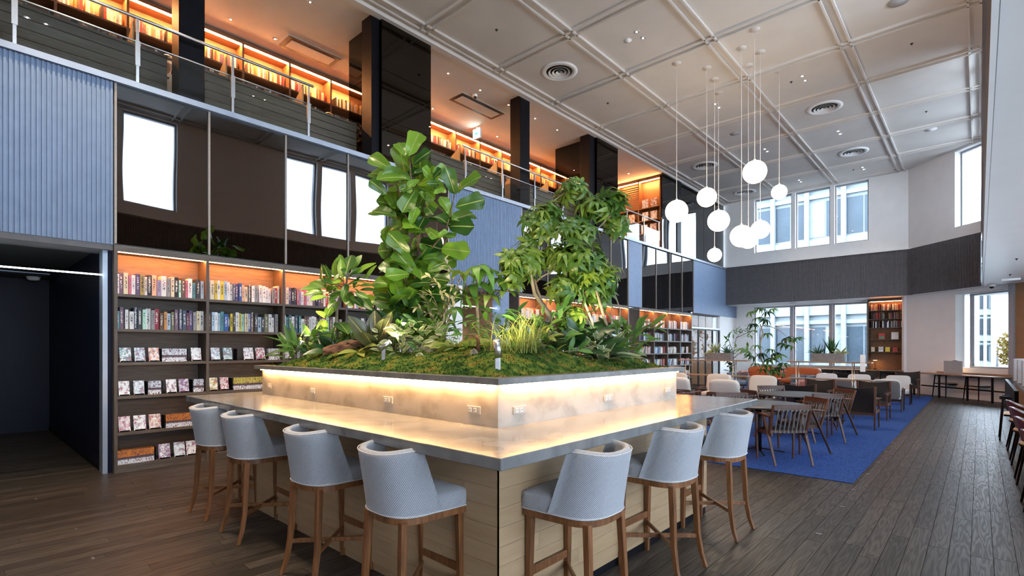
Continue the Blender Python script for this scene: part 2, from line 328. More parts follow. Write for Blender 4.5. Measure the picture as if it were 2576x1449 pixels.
m_dark = pm('dark_slot', [(.01,.01,.01),(.016,.016,.016)], 10, rough=.5)
m_brownwall = pm('warm_brown_wall', [(.30,.165,.085),(.36,.205,.11)], 3, rough=.7)
m_chrome = pm('polished_reflector', [(.8,.78,.74),(.86,.84,.8)], 10, rough=.15, metal=1)
m_ink = pm('black_ink', [(.015,.015,.017),(.02,.02,.022)], 10, rough=.6)
m_inkw = pm('white_ink', [(.8,.79,.77),(.85,.84,.82)], 10, rough=.6)
m_moss = pm('moss', [(.018,.045,.010),(.05,.10,.018),(.13,.14,.022),(.17,.11,.03)], 9, (1,1,1), 8, pos=[.32,.46,.58,.7], rough=1, spec=.1, bump=.9, bdist=.02)
m_soil = pm('dark_soil', [(.02,.014,.009),(.045,.03,.018)], 20, rough=1)
m_bark = pm('pale_bark', [(.16,.13,.09),(.30,.25,.18),(.36,.30,.22)], 12, (1,1,.4), 6, rough=.85, bump=.6, bdist=.006)
m_barkd = pm('dark_bark', [(.07,.045,.028),(.15,.10,.065)], 14, (1,1,.4), 6, rough=.9, bump=.6, bdist=.006)
m_drift = pm('driftwood', [(.06,.025,.012),(.16,.07,.035),(.26,.15,.085)], 6, (1,1,3), 6, rough=.9, bump=.7, bdist=.01)
m_rock = pm('rock', [(.20,.19,.15),(.33,.31,.25)], 6, rough=.9, bump=.6, bdist=.02)
m_fig = leafm('fiddle_leaf', (.016,.075,.014), (.16,.34,.03), .42, .28, (.30,.40,.12))
m_rub = leafm('rubber_leaf', (.03,.11,.02), (.17,.34,.05), .35, .3, (.35,.42,.14))
m_sch = leafm('umbrella_leaf', (.03,.10,.016), (.16,.25,.03), .3, .35)
m_bur = leafm('burgundy_leaf', (.04,.045,.025), (.10,.13,.05), .25, .25, (.3,.28,.12))
m_dk = leafm('dark_green_leaf', (.010,.040,.014), (.03,.09,.025), .2, .3)
m_mid = leafm('fresh_green_leaf', (.035,.12,.02), (.11,.25,.04), .3, .4)
m_var = leafm('variegated_leaf', (.10,.15,.06), (.22,.28,.12), .3, .4, None, (.55,.58,.34))
m_silv = leafm('silver_leaf', (.30,.30,.20), (.48,.47,.32), .3, .5)
m_yel = leafm('yellow_green_leaf', (.22,.28,.05), (.36,.38,.08), .35, .4)
m_grassm = leafm('grass_blade', (.20,.26,.06), (.40,.42,.13), .3, .5)
m_book = book_mat('book_cloth'); m_vol = book_mat('comic_spine','vol'); m_cov = book_mat('comic_cover','cover')
m_page = pm('book_pages', [(.6,.57,.5),(.68,.65,.58)], 80, rough=.9)
e_warm = emit('warm_led', (1,.56,.22), 43); e_warm2 = emit('warm_shelf_led', (1,.32,.075), 170); e_mezz = emit('upper_shelf_led', (1,.40,.13), 200)
e_cool = emit('cool_led', (.85,.93,1), 14); e_globe = emit('globe_glow', (1,.80,.56), 6.5)
e_exit = emit('exit_sign_face', (.85,1,.97), 5); e_green = emit('exit_sign_green', (.05,.75,.5), 2.5); e_dl = emit('downlight_bulb', (1,.82,.6), 60)
e_niche = emit('niche_led', (1,.42,.14), 40)
e_lamp = emit('desk_lamp_bulb', (1,.55,.2), 25)
# ------------------------------------------------------------------ the setting
XL = -7.93; ZM = 4.90; H = 7.667; ZS = 3.36
ST = 'structure'
def fluted(name, p, q, z0, z1, mat, parent, pitch=.045, rel=.014, back=.03):
    """corrugated panel from p to q (x,y), front on the right-hand side of p->q"""
    p = Vector((*p,0)); q = Vector((*q,0)); e = (q-p).normalized(); nrm = Vector((e.y,-e.x,0)); L = (q-p).length; n = max(1,round(L/pitch)); w = L/n
    prof = []
    for i in range(n):
        a = i*w; prof += [(a,-rel),(a+.34*w,-rel),(a+.40*w,0),(a+.94*w,0)]
    prof += [(L,-rel)]
    vs = []; m = len(prof)
    for z in (z0,z1): vs += [p + e*a + nrm*d + Vector((0,0,z)) for a, d in prof]
    mb = MB(); mb.add(vs, [(i,i+1,m+i+1,m+i) for i in range(m-1)])
    b0 = p - nrm*back; b1 = q - nrm*back
    mb.add([p-nrm*rel+Vector((0,0,z0)), q-nrm*rel+Vector((0,0,z0)), b1+Vector((0,0,z0)), b0+Vector((0,0,z0)),
            p-nrm*rel+Vector((0,0,z1)), q-nrm*rel+Vector((0,0,z1)), b1+Vector((0,0,z1)), b0+Vector((0,0,z1))],
           [(0,3,2,1),(4,5,6,7),(1,2,6,5),(2,3,7,6),(3,0,4,7)])
    return mk(name, mb, mat, parent)
# floor: underlay slab and boards .125 m wide running along Y
floor = boxo('floor', -13.4, 4.4, -3.2, 24, -.12, -.004, m_joint, kind=ST)
def seen_size(x, y):
    s, c = math.sin(math.radians(42.295)), math.cos(math.radians(42.295))
    d = -x*s + y*c; r = x*c + y*s
    if d < .6: return 0
    u = 1288 + 1293.39*r/d; v = 875.2 + 1293.39*1.56/d
    if not (-60 < u < 2640 and v < 1560): return 0
    if -6.9 < x < -1.1 and y > 7.05: return 0          # under the carpet
    if -5.75 < x < -1.95 and 2.05 < y < 4.85: return 0  # under the counter base
    if x < -8 and y > 1.3: return 0
    return 1/d**2/d
planks = []; PW = .125; rnd = random.Random(3)
for i in range(int(17.6/PW)):
    x = -13.3 + i*PW; y = -3.1 - rnd.random()*1.7
    while y < 23.9:
        L = rnd.choice((1.5,1.7,1.9)); y1 = min(y+L, 23.9); y0 = max(y,-3.1)
        if y1-y0 > .1: planks.append((max(seen_size(x+PW/2, y0+(y1-y0)*t) for t in (.15,.5,.85)), x, y0, y1))
        y += L
planks.sort(key=lambda p: -p[0])
unit = MB().box(0,1,0,1,-.004,0).mesh('plank', m_plank)
g = .0019
for k, (s, x, y0, y1) in enumerate(planks[:300]):
    me = MB().box(0,PW-2*g,0,y1-y0-2*g,-.004,0).mesh('plank', m_plank)
    obj('plank', me, floor, (x+g,y0+g,0))
mb = MB()
for s, x, y0, y1 in planks[300:]: mb.box(x+g,x+PW-g,y0+g,y1-g,-.004,0)
mk('plank', mb, m_plank, floor, kind='stuff')
# floor markers: small steel plates let into the boards
for k, (x, y) in enumerate([(-1.0,4.93),(-1.0,5.93),(-1.03,6.73),(-1.03,7.67),(-1.03,8.57),(-1.05,9.5),(-1.08,10.5),(-1.1,11.6),(-1.12,12.7),(-1.15,13.8),(-1.2,15.4),(-1.28,17.2),(-1.35,19.2),(-1.35,20.6),(-4.87,.73),(-5.77,.75),(-7.23,.62)]):
    boxo('floor_plate', -.022,.022,-.008,.008,0,.0015, m_steel, floor).location = (x,y,0)
carpet = MB(); carpet.box(-6.9,-1.08,7.0,21.3,.0005,.009)
mk('carpet', carpet, m_carpet, label='large blue carpet under the lounge chairs and tables', cat='carpet', bevel=.004)
# left wall: backing above the bookcases, mirrors, ribbed panels, trim
wl = wall_with_holes('wall_left', 'x', -8.25, -7.99, -3.2, 23.6, 2.86, 4.80, [], m_char, kind=ST)
fluted('ribbed_panel', (XL,-3.1), (XL,1.385), 2.84, 4.85, m_blue, wl)
fluted('ribbed_panel', (XL,6.84), (XL,9.05), 2.86, 4.85, m_blue, wl)
boxo('flat_panel', -7.985, XL, 14.02, 14.83, 2.84, 4.85, m_blue, wl)
boxo('flat_panel', -7.985, XL, 18.85, 23.43, 2.88, 4.85, m_blue, wl)
boxo('trim_rail', -8.0, -7.895, -3.1, 22.13, 4.855, 4.93, m_trimm, wl)
MD = [[1.41,2.46,3.53,4.59,5.65,6.82],[9.07,10.05,11.05,12.02,13.01,14.0],[14.85,15.85,16.86,17.86,18.84]]
pr = random.Random(5)
for run in MD:
    for a, b in zip(run, run[1:]):
        o = boxo('mirror_pane', -.012, 0, a+.012, b-.012, 2.86, 4.852, m_mirror, wl); o.location = (-7.957,0,0)
    for a in run: boxo('mullion', -7.985, -7.935, a-.013, a+.013, 2.86, 4.852, m_mull, wl)
# passage beside the bookcases, its dark walls and ceiling
wall_with_holes('wall_passage', 'y', 1.31, 1.40, -13.2, -8.03, 0, 2.84, [], m_navy, kind=ST)
boxo('wall_passage_end', -13.4, -13.1, -3.2, 1.35, 0, 2.84, m_navy, kind=ST)
boxo('wall_passage_near', -13.4, -8.0, -3.2, -3.0, 0, 4.8, m_navy, kind=ST)
boxo('ceiling_passage', -13.4, -8.05, -3.2, 1.40, 2.84, 3.0, m_char, kind=ST)
boxo('trim_1', -8.22, -8.02, 1.295, 1.345, 0, 2.84, m_trimm, kind=ST)
boxo('trim_2', -8.4, -7.94, -3.1, 1.385, 2.77, 2.838, m_char, kind=ST)
boxo('trim_3', -13.1, -8.25, 1.30, 1.312, 0, .06, m_black, kind=ST)
# recesses between the bookcases and behind the glass doors
boxo('wall_recess', -8.3, -7.96, 6.76, 7.22, 0, 2.86, m_white, kind=ST)
boxo('wall_recess_back', -11.2, -11.0, 5, 10, 0, 2.84, m_brownwall, kind=ST)
boxo('wall_recess_side', -11.0, -8.25, 8.45, 8.55, 0, 2.84, m_brownwall, kind=ST)
boxo('trim_4', -8.25, -7.97, 8.40, 8.66, 0, 2.84, m_blue, kind=ST)
boxo('ceiling_recess', -11.2, -8.05, 5, 10, 2.84, 2.95, m_char, kind=ST)
boxo('wall_niche', -8.5, -8.36, 13.9, 14.8, 0, 2.84, m_white, kind=ST)
boxo('trim_5', -8.36, -7.97, 13.99, 14.10, .0, 2.84, m_white, kind=ST)
boxo('wall_room', -10.8, -10.6, 18.3, 22, 0, 2.84, m_brownwall, kind=ST)
boxo('wall_room_side', -10.7, -8.05, 21.62, 21.75, 0, 2.84, m_brownwall, kind=ST)
boxo('ceiling_room', -10.8, -8.05, 18.3, 22, 2.84, 2.95, m_char, kind=ST)
boxo('wall_corner', -8.3, -7.97, 21.6, 23.5, 0, 2.88, m_white, kind=ST)
d1 = empty('door_1', kind=ST)
for a in (18.74,19.45,20.15,20.85,21.56): boxo('door_stile', -8.03,-7.98, a-.035,a+.035, 0, 2.3, m_black, d1)
for a in (18.78,19.48,20.18,20.88):
    boxo('pane', -8.012,-8.004, a,a+.64, .04, 2.26, m_glassd, d1)
    boxo('pane', -8.012,-8.004, a,a+.64, 2.36, 2.80, m_glassd, d1)
for z in (.0,1.15,2.25): boxo('door_rail', -8.025,-7.985, 18.74,21.56, z, z+.05, m_black, d1)
boxo('door_head', -8.03,-7.97, 18.7,21.6, 2.30, 2.36, m_alu, d1)
# upper floor slab, its ceiling and back wall
boxo('floor_upper', -13.4, -7.99, -3.2, 24, 4.72, ZM, m_board, kind=ST)
boxo('ceiling_upper', -13.4, -8.12, -3.2, 24, 7.60, 7.8, m_ceil, kind=ST)
boxo('wall_upper', -11.3, -11.05, -3.2, 17, ZM, 7.6, m_teak, kind=ST)
boxo('wall_upper_end', -11.1, -8.22, 17.02, 17.15, ZM, 7.6, m_teak, kind=ST)
boxo('wall_upper_near', -13.4, -7.99, -3.3, -3.1, ZM, 7.6, m_white, kind=ST)
# main ceiling with its grid of paired ribs
ceil = mk('ceiling', MB().prism([(-8.12,-3.2),(.3,-3.2),(.3,20.5),(-1.6,22.5),(-8.12,22.5)], H, H+.15), m_ceil, kind=ST)
boxo('cornice', -8.12,-7.98,-3.1,22.14, 7.56, H, m_ceil, ceil)
GX = [-7.80,-5.87,-3.93,-1.99,-.07]; GY = [.14,2.14,4.14,6.14,8.14,10.14,12.14,14.14,16.14,18.14,20.14]
for x in GX:
    for s in (-.085,.085): boxo('rib', x+s-.017,x+s+.017,-3.1,min(22.1, 20.3-(x+s)),H-.05,H, m_ceil, ceil)
for y in GY:
    for s in (-.085,.085): boxo('rib', -7.9,min(.04,20.3-y-s),y+s-.017,y+s+.017,H-.05,H, m_ceil, ceil)
for s in (-.25,-.10): boxo('rib', -7.9,-1.75+s,22.14+s-.017,22.14+s+.017,H-.05,H, m_ceil, ceil)
# far wall, upper storey with three windows
UW = [(-6.80,-5.43),(-5.30,-4.13),(-3.99,-2.94)]
wf = wall_with_holes('wall_far', 'y', 22.16, 22.5, -8.3, -1.72, 4.9, 7.8, [(a,b,5.42,7.60) for a,b in UW], m_white, kind=ST)
def win(name, axis, p, a, b, z0, z1, parent=None, fr=.045, dep=.10, M=None, kind=ST, left=.16):
    """aluminium framed light with one glass pane and a white reveal strip"""
    w = empty(name, kind=kind)
    if M is not None: w.matrix_basis = M
    mb = MB()
    def bx(a0,a1,zz0,zz1,q0,q1): mb.box(q0,q1,a0,a1,zz0,zz1) if axis == 'x' else mb.box(a0,a1,q0,q1,zz0,zz1)
    bx(a,a+fr,z0,z1,p,p+dep); bx(b-fr,b,z0,z1,p,p+dep); bx(a+fr,b-fr,z0,z0+fr,p,p+dep); bx(a+fr,b-fr,z1-fr,z1,p,p+dep)
    mk('window_frame', mb, m_alu, w)
    m2 = MB()
    if axis == 'x': m2.box(p+dep*.5,p+dep*.5+.01,a+fr,b-fr,z0+fr,z1-fr)
    else: m2.box(a+fr,b-fr,p+dep*.5,p+dep*.5+.01,z0+fr,z1-fr)
    mk('pane', m2, m_glass, w)
    return w
n_w = [0]
def window(*a, **k): n_w[0] += 1; return win(f'window_{n_w[0]}', *a, **k)
for a, b in UW:
    window('y', 22.30, a, b, 5.42, 7.60)
for a in (-5.365,-4.06): boxo('mullion', a-.06,a+.06, 22.17,22.36, 5.42,7.6, m_alu, wf)
fluted('ribbed_panel', (-7.93,22.1), (-1.70,22.1), ZS, 4.93, m_char, wf, .05)
boxo('sill', -7.93,-1.75,22.06,22.2,4.93,4.965, m_white, wf)
# canted corner, upper storey
DG = Matrix.Translation((-1.80,22.15,0)) @ rotz(-PI/4)     # local x along the cant, local y outwards
wc = wall_with_holes('wall_cant', 'y', 0, .30, -.05, 2.75, 4.9, 7.8, [(1.74,2.60,5.28,7.60)], m_white, kind=ST); wc.matrix_basis = DG
window('y', .20, 1.74, 2.60, 5.28, 7.60, M=DG)
fluted('ribbed_panel', (.02,-.055), (2.62,-.055), ZS, 4.93, m_char, wc, .05)
# right bulkhead over the low aisle: ribbed band and a row of high windows
BW = [(.4,1.6),(1.72,2.84),(2.96,4.2),(7.1,8.15),(8.3,9.25),(9.45,10.9),(14.0,15.1),(15.25,16.35),(16.5,17.9),(18.3,19.8)]  # last opening is unseen, added to bring more daylight to the far wall
wr = wall_with_holes('wall_right', 'x', .06, .30, -3.2, 20.45, 4.9, 7.8, [(a,b,5.25,7.58) for a,b in BW], m_white, kind=ST)
fluted('ribbed_panel', (.05,20.25), (.05,-3.1), ZS-.02, 4.93, m_char, wr, .05)
for a, b in BW:
    window('x', .16, a, b, 5.25, 7.58)
boxo('ledge_trim', .02,.14,-3.1,20.3,4.93,4.965, m_white, wr)
# low ceiling over the aisle and under the far band
mk('ceiling_low', MB().prism([(.065,-3.2),(4.4,-3.2),(4.4,24),(-8.25,24),(-8.25,22.13),(-1.68,22.13),(.065,20.38)], ZS, ZS+.14), m_soffit, kind=ST)
boxo('bounce_blocker', .31,4.6,-3.3,23,ZS+.15,ZS+.2, m_black, kind=ST)  # unseen dark slab added to cut sky bounce onto the main ceiling
boxo('trim_6', .045,.075,-3.1,20.3,ZS-.03,ZS+.01, m_white, kind=ST)
# far wall, ground storey
LW = [(-7.21,-5.76),(-5.68,-4.36),(-4.28,-3.12)]
wg = wall_with_holes('wall_far_lower', 'y', 23.43, 23.7, -8.3, -1.9, 0, ZS, [(-7.21,-3.12,.80,3.31)], m_white, kind=ST)
for a, b in LW:
    window('y', 23.52, a, b, .80, 3.31, fr=.06)
for a in (-5.72,-4.32): boxo('mullion', a-.05,a+.05, 23.42,23.6, .80,3.31, m_alu, wg)
boxo('window_board', -7.21,-3.12, 23.3,23.5, .76,.80, m_desk, wg)
DL = Matrix.Translation((-1.98,22.78,0)) @ rotz(-PI/4)
wd = wall_with_holes('wall_cant_lower', 'y', 0, .30, -.1, 3.75, 0, ZS, [(2.0,3.70,.95,3.24)], m_white, kind=ST); wd.matrix_basis = DL
window('y', .16, 2.32, 3.68, .95, 3.22, fr=.05, M=DL)
boxo('wall_niche_return', -1.98,-1.9,22.7,23.5,0,ZS, m_white, kind=ST)
wb = boxo('wall_cant_end', 3.8, 6.0, 0, .3, 0, ZS, m_brownwall, kind=ST); wb.matrix_basis = DL
boxo('trim_7', 3.70,3.84,-.06,.3,0,ZS, m_alu, kind=ST).matrix_basis = DL
# aisle side wall with daylight windows, and the wall behind the viewer
RW = [(-2.2,1.0),(1.6,4.8),(5.4,8.6),(9.2,12.4),(13.0,16.2)]
wall_with_holes('wall_aisle', 'x', 4.2, 4.4, -3.2, 24, 0, ZS, [(a,b,.85,3.15) for a,b in RW], m_white, kind=ST)
for a, b in RW:
    window('x', 4.26, a, b, .85, 3.15)
boxo('wall_back', -8.3, 4.4, -3.3, -3.1, 0, 7.8, m_white, kind=ST)
for n, (x0,x1,y0,y1) in enumerate([(-8.0,-7.985,21.6,23.43),(-7.93,-3.0,23.41,23.43)]): boxo(f'baseboard_{n+1}', x0,x1+.012,y0-.012,y1,0,.06, m_white, kind=ST)
# ------------------------------------------------------------------ bookcases and books
SH = [2.237,1.798,1.378,.954,.499,.094]          # shelf undersides are .035 below these tops
BX0, BX1 = -8.27, -7.92                           # back and front of the wall bookcases
def bookcase(name, ups, label, shelves=SH, x0=BX0, x1=BX1, top=2.77):
    t = empty(name, (0,ups[0],0), 0, label, 'bookcase'); y0 = ups[0]
    for k, y in enumerate(ups):
        boxo('upright', x0,x1, y-.018-y0,y+.018-y0, 0,top, m_shelfv, t)
    boxo('back_panel', x0-.02,x0, ups[0]-.018-y0,ups[-1]+.018-y0, 0,top, m_shelf, t)
    boxo('top_beam', x0-.02,x1+.004, ups[0]-.02-y0,ups[-1]+.02-y0, top,2.84, m_shelf, t)
    for a, b in zip(ups, ups[1:]):
        for z in shelves: boxo('shelf', x0,x1-.006, a+.018-y0,b-.018-y0, z-.035,z, m_shelf, t)
        boxo('plinth', x0+.05,x1-.012, a+.018-y0,b-.018-y0, 0,shelves[-1]-.035, m_shelf, t)
        s = boxo('light_strip', x1-.062,x1-.050, a+.03-y0,b-.03-y0, top-.012,top-.004, e_warm2, t); s['label'] = 'warm light strip under the bookcase top'
        boxo('lip', x1-.02,x1, a+.018-y0,b-.018-y0, top-.009,top, m_shelf, t)
    return t
UA = [1.41,2.435,3.49,4.55,5.61,6.72]
bookcase('wall_bookcase', UA, 'long grey-brown wall bookcase with lit top shelf beside the dark passage')
UB = [8.95,9.97,10.98,11.99,13.0,13.98]
bookcase('wall_bookcase', UB, 'grey-brown wall bookcase half hidden behind the tall umbrella trees')
UC = [14.67,15.67,16.66,17.66,18.64]
bookcase('wall_bookcase', UC, 'grey-brown wall bookcase with open side beside the black framed glass doors')
book_me = MB().box(-1,0,0,1,0,1).mesh('book', m_book)
vol_me = MB().box(-1,0,0,1,0,1).mesh('comic_volume', m_vol)
cov_me = MB().box(-1,0,0,1,0,1).mesh('displayed_comic', m_cov)
PAL = {'white':(.78,.77,.75),'cream':(.72,.62,.42),'peach':(.72,.45,.28),'orange':(.62,.28,.08),'red':(.42,.04,.04),'crimson':(.30,.03,.05),'mauve':(.17,.10,.15),
 'purple':(.10,.07,.17),'lavender':(.33,.30,.45),'ochre':(.34,.25,.08),'black':(.015,.015,.017),'charcoal':(.05,.052,.06),'navy':(.015,.025,.06),'slate blue':(.06,.09,.14),
 'pale blue':(.42,.55,.68),'teal':(.09,.25,.28),'mint green':(.42,.68,.55),'olive':(.18,.18,.10),'brown':(.13,.075,.05),'pink':(.55,.16,.22),'yellow':(.72,.55,.06),'maroon':(.16,.03,.05),'blue':(.03,.10,.32),'grey':(.28,.28,.29)}
def book(col, y0, y1, h, shelf_z, label, dx=.0, depth=.17, x=BX1-.075, group='hardcover books in the wall bookcase'):
    o = obj('book', book_me, None, (x+dx, y0+.001, shelf_z), (0,0,0), (depth, max(.012,y1-y0-.002), h), label, 'book', group)
    c = PAL[col]; j = random.uniform(.88,1.1); o.color = (c[0]*j,c[1]*j,c[2]*j,1); return o
def title(b, s, size, white, zc=.55, off=0):
    L, S = b.location, b.scale
    me = text_mesh(s, size, m_inkw if white else m_ink)
    Mw = Matrix.Translation((L.x+.0012, L.y+S.y/2+off, L.z+S.z*zc)) @ Matrix(((0,0,1,0),(0,1,0,0),(-1,0,0,0),(0,0,0,1)))
    pm_ = Matrix.LocRotScale(L, None, S)
    t = obj('title', me, None, M=Mw); t.parent = b; t.matrix_parent_inverse = pm_.inverted(); return t
R1 = [(1.432,1.459,.256,'white',0),(1.461,1.503,.273,'mauve',0),(1.503,1.553,.276,'cream',0),(1.555,1.584,.244,'pink',0),(1.587,1.629,.255,'white',0),(1.63,1.672,.273,'purple',0),(1.674,1.725,.273,'ochre','The Hotel Book'),
 (1.727,1.756,.246,'white','MAY GOOD'),(1.758,1.806,.271,'black','OLIVE  Paradiso'),(1.806,1.858,.276,'peach',0),(1.86,1.904,.217,'lavender',0),(1.908,1.969,.277,'white',0),(1.971,2.013,.258,'grey',0),(2.016,2.056,.274,'cream',0),
 (2.058,2.107,.272,'black','KLIO Story'),(2.109,2.138,.24,'mint green',0),(2.142,2.186,.272,'brown',0),(2.188,2.221,.243,'pink',0),(2.223,2.275,.273,'white',0),(2.277,2.315,.223,'teal',0),(2.318,2.366,.271,'charcoal',0),(2.371,2.412,.253,'pale blue',0)]
R2 = [(1.432,1.465,.227,'teal',0),(1.467,1.507,.278,'mauve',0),(1.522,1.557,.25,'white',0),(1.562,1.609,.226,'white',"BROOKLYN'S\nFINEST"),(1.611,1.652,.275,'navy','World wide internet'),(1.655,1.699,.276,'charcoal','LOOKBOOK'),(1.701,1.739,.259,'mint green',0),
 (1.741,1.792,.275,'white','KELLY HOPPEN STYLE'),(1.794,1.835,.256,'grey',0),(1.836,1.888,.275,'crimson',0),(1.89,1.932,.226,'brown',0),(1.937,1.973,.241,'orange',0),(1.976,2.018,.224,'pale blue','Intera'),(2.023,2.058,.245,'olive',0),
 (2.06,2.1,.275,'mauve',0),(2.104,2.15,.272,'navy','MODERN RETREAT'),(2.152,2.198,.272,'slate blue',0),(2.201,2.231,.243,'maroon',0),(2.234,2.278,.273,'purple',0),(2.28,2.318,.254,'grey',0),(2.32,2.364,.271,'cream',0),(2.368,2.413,.274,'white','KELLY HOPPEN STYLE')]
warm = ['white','cream','peach','white','red','mauve','purple','white','black','white','pink','brown','charcoal','grey','white','white','white','lavender','crimson']
cool = ['white','pale blue','slate blue','navy','blue','charcoal','white','mint green','teal','maroon','purple','brown','grey','white','crimson','white','olive','black','pale blue','white','charcoal','slate blue']
TI1 = {1:('PLUS',0),2:('NATURE',0),4:('DREAMS',0),5:('SPACE',0),7:('BEAUTIFUL YOUTH',0),8:('The Root Lovetree',1),10:('CANABIS',1),12:('LONDON',0),13:('World wide internet',1)}
TI2 = {6:('LEGETE',1),7:('ECHIRE',0),10:('EASON KNIGHT',0),12:('MANIFESTO COFFEE',0),13:('FUTURE SOUND',1),14:('Better Dance collected',1),15:('Heart',1),16:('BUSINESS',0)}
bays = ['leftmost bay','second bay','third bay','fourth bay']
for row, spec in ((0,R1),(1,R2)):
    for k, (a,b,h,c,tx) in enumerate(spec):
        o = book(c, a, b, h, SH[row], f"{c} hardcover book, {NTH[k]} from the passage end on the {'top' if not row else 'second'} shelf, {bays[0]}", -random.random()*.03)
        if tx: title(o, tx, .032 if '\n' not in tx else .018, PAL[c][0] < .25)
br = random.Random(21)
for bay in (1,2,3):
    for row in (0,1):
        y = UA[bay]+.024; k = 0; end = UA[bay+1]-.03; tis = (TI1,TI2)[row] if bay == 1 else {}
        while y < end-.03:
            w = min(br.uniform(.032,.055), end-y); c = br.choice((warm,cool)[row]); h = br.choice((.225,.245,.258,.268,.275,.28))
            if k in tis: c = br.choice(['navy','charcoal','brown','blue'] if tis[k][1] else ['white','cream','pale blue','yellow'])
            o = book(c, y, y+w, h, SH[row], f"{c} hardcover book, {NTH[k]} from the left on the {'top' if not row else 'second'} shelf, {bays[bay]}", -br.random()*.03)
            if k in tis: title(o, tis[k][0], .03, tis[k][1])
            y += w + (br.uniform(.01,.03) if br.random() < .06 else 0); k += 1
# comics: volumes between bookends and face-out copies on small stands
def bookend(y, z, lab):
    mb = MB().box(-.14,0,0,.006,0,.17).box(-.10,0,-.05,.006,0,.003)
    mk('bookend', mb, m_black, loc=(BX1-.05,y,z), label=lab, cat='bookend', group='black bookends', bevel=.002)
SERC = {'white':(.66,.72,.8),'orange':(.62,.22,.05),'yellow':(.62,.55,.12),'pale':(.6,.68,.8)}
def volumes(y0, y1, n, z, ser, where, h=.173):
    w = (y1-y0)/n
    for k in range(n):
        o = obj('comic_volume', vol_me, None, (BX1-.055-br.random()*.003, y0+k*w+.0007, z), (0,0,0), (.115, w-.0014, h*br.uniform(.985,1.01)),
                f"{ser} spined comic volume, {NTH[k]} in the set {where}", 'comic', 'comic sets in the wall bookcase')
        c = SERC[ser]; j = br.uniform(.85,1.1); o.color = (*(q*j for q in c), 1)
CC = {'pale blue':(.5,.66,.78),'white':(.85,.87,.9),'peach':(.8,.5,.35),'red':(.5,.05,.06),'purple':(.25,.15,.32),'yellow':(.75,.6,.08),'brown':(.35,.22,.16),'grey':(.4,.42,.46),'teal':(.12,.36,.4),'pink':(.7,.38,.45)}
def cover(y0, y1, z, c, where, h=.182):
    w = y1-y0; mid = (y0+y1)/2
    s = MB().box(-.11,0,-w*.32,w*.32,0,.004).box(-.004,0,-w*.40,w*.40,.004,.02)
    s.add([(-.028,-w*.36,.004),(-.028,w*.36,.004),(-.07,w*.36,h*.92),(-.07,-w*.36,h*.92),(-.034,-w*.36,.004),(-.034,w*.36,.004),(-.076,w*.36,h*.92),(-.076,-w*.36,h*.92)],
          [(0,1,2,3),(7,6,5,4),(0,4,5,1),(1,5,6,2),(2,6,7,3),(3,7,4,0)])
    mk('display_stand', s, m_black, loc=(BX1-.045,mid,z), label=f'black stand under the {where}', cat='stand', group='comic display stands')
    a = math.radians(-14)
    o = obj('displayed_comic', cov_me, None, (BX1-.057,y0+.006,z+.008), (0,a,0), (.014,w-.012,h), where, 'comic', 'face-out comics on stands'); o.color = (*CC[c],1)
z3, z4, z5, z6 = SH[2:]
for y0,y1,c,l in [(1.456,1.586,'teal','pale teal comic, first face-out on the third shelf'),(1.61,1.734,'pale blue','pale blue comic, second face-out on the third shelf'),(1.761,1.888,'peach','peach comic beside the bookend on the third shelf'),
                  (2.249,2.382,'white','white comic at the far end of the third shelf, leftmost bay'),(2.495,2.62,'pale blue','pale blue comic, first face-out on third shelf, second bay'),(2.652,2.78,'teal','teal and white comic, second face-out on third shelf, second bay'),
                  (2.928,3.076,'white','white and blue comic past the bookend, third shelf, second bay'),(3.098,3.244,'red','red splashed comic beside the comic set, third shelf, second bay'),(3.53,3.653,'brown','brown comic peeking from behind the leafy plants')]: cover(y0,y1,z3,c,l)
bookend(1.90,z3,'black bookend before the white comic set, third shelf'); volumes(1.91,2.195,18,z3,'white','between bookends, third shelf'); bookend(2.20,z3,'black bookend after the white comic set, third shelf')
bookend(2.83,z3,'empty standing black bookend on the third shelf, second bay'); volumes(3.283,3.456,11,z3,'pale','at the end of third shelf, second bay')
for y0,y1,c,l in [(1.445,1.569,'white','white and maroon comic, first face-out on the fourth shelf'),(1.599,1.725,'pale blue','pale blue comic, second face-out on the fourth shelf'),(1.957,2.085,'white','white and blue comic past the small set, fourth shelf'),
                  (2.102,2.231,'purple','purple comic beside the short set, fourth shelf'),(2.474,2.59,'yellow','yellow comic on the fourth shelf, second bay'),(2.612,2.735,'red','red comic beside the bookend, fourth shelf, second bay')]: cover(y0,y1,z4,c,l)
bookend(1.745,z4,'black bookend before the small pale set, fourth shelf'); volumes(1.757,1.902,9,z4,'pale','after the bookend, fourth shelf'); bookend(1.908,z4,'black bookend after the small pale set, fourth shelf')
bookend(2.262,z4,'black bookend before the short pale set, fourth shelf'); volumes(2.276,2.404,7,z4,'pale','beside the upright, fourth shelf')
bookend(2.765,z4,'tall black bookend before the yellow set, fourth shelf'); volumes(2.786,3.23,30,z4,'yellow','on the fourth shelf, second bay')
for y0,y1,c,l in [(1.445,1.577,'pink','pink comic, first face-out on the fifth shelf'),(1.601,1.743,'white','white and brown comic, second face-out on the fifth shelf'),(1.764,1.906,'peach','pale peach comic beside the orange set, fifth shelf'),
                  (2.548,2.64,'purple','purple comic behind the second bar stool'),(2.65,2.752,'grey','grey comic tucked above the second bar stool')]: cover(y0,y1,z5,c,l,.19)
bookend(1.935,z5,'black bookend before the orange set, fifth shelf'); volumes(1.954,2.36,30,z5,'orange','on the fifth shelf')
volumes(1.434,1.824,29,z6,'orange','on the lowest shelf'); bookend(1.835,z6,'black bookend after the orange set, lowest shelf')
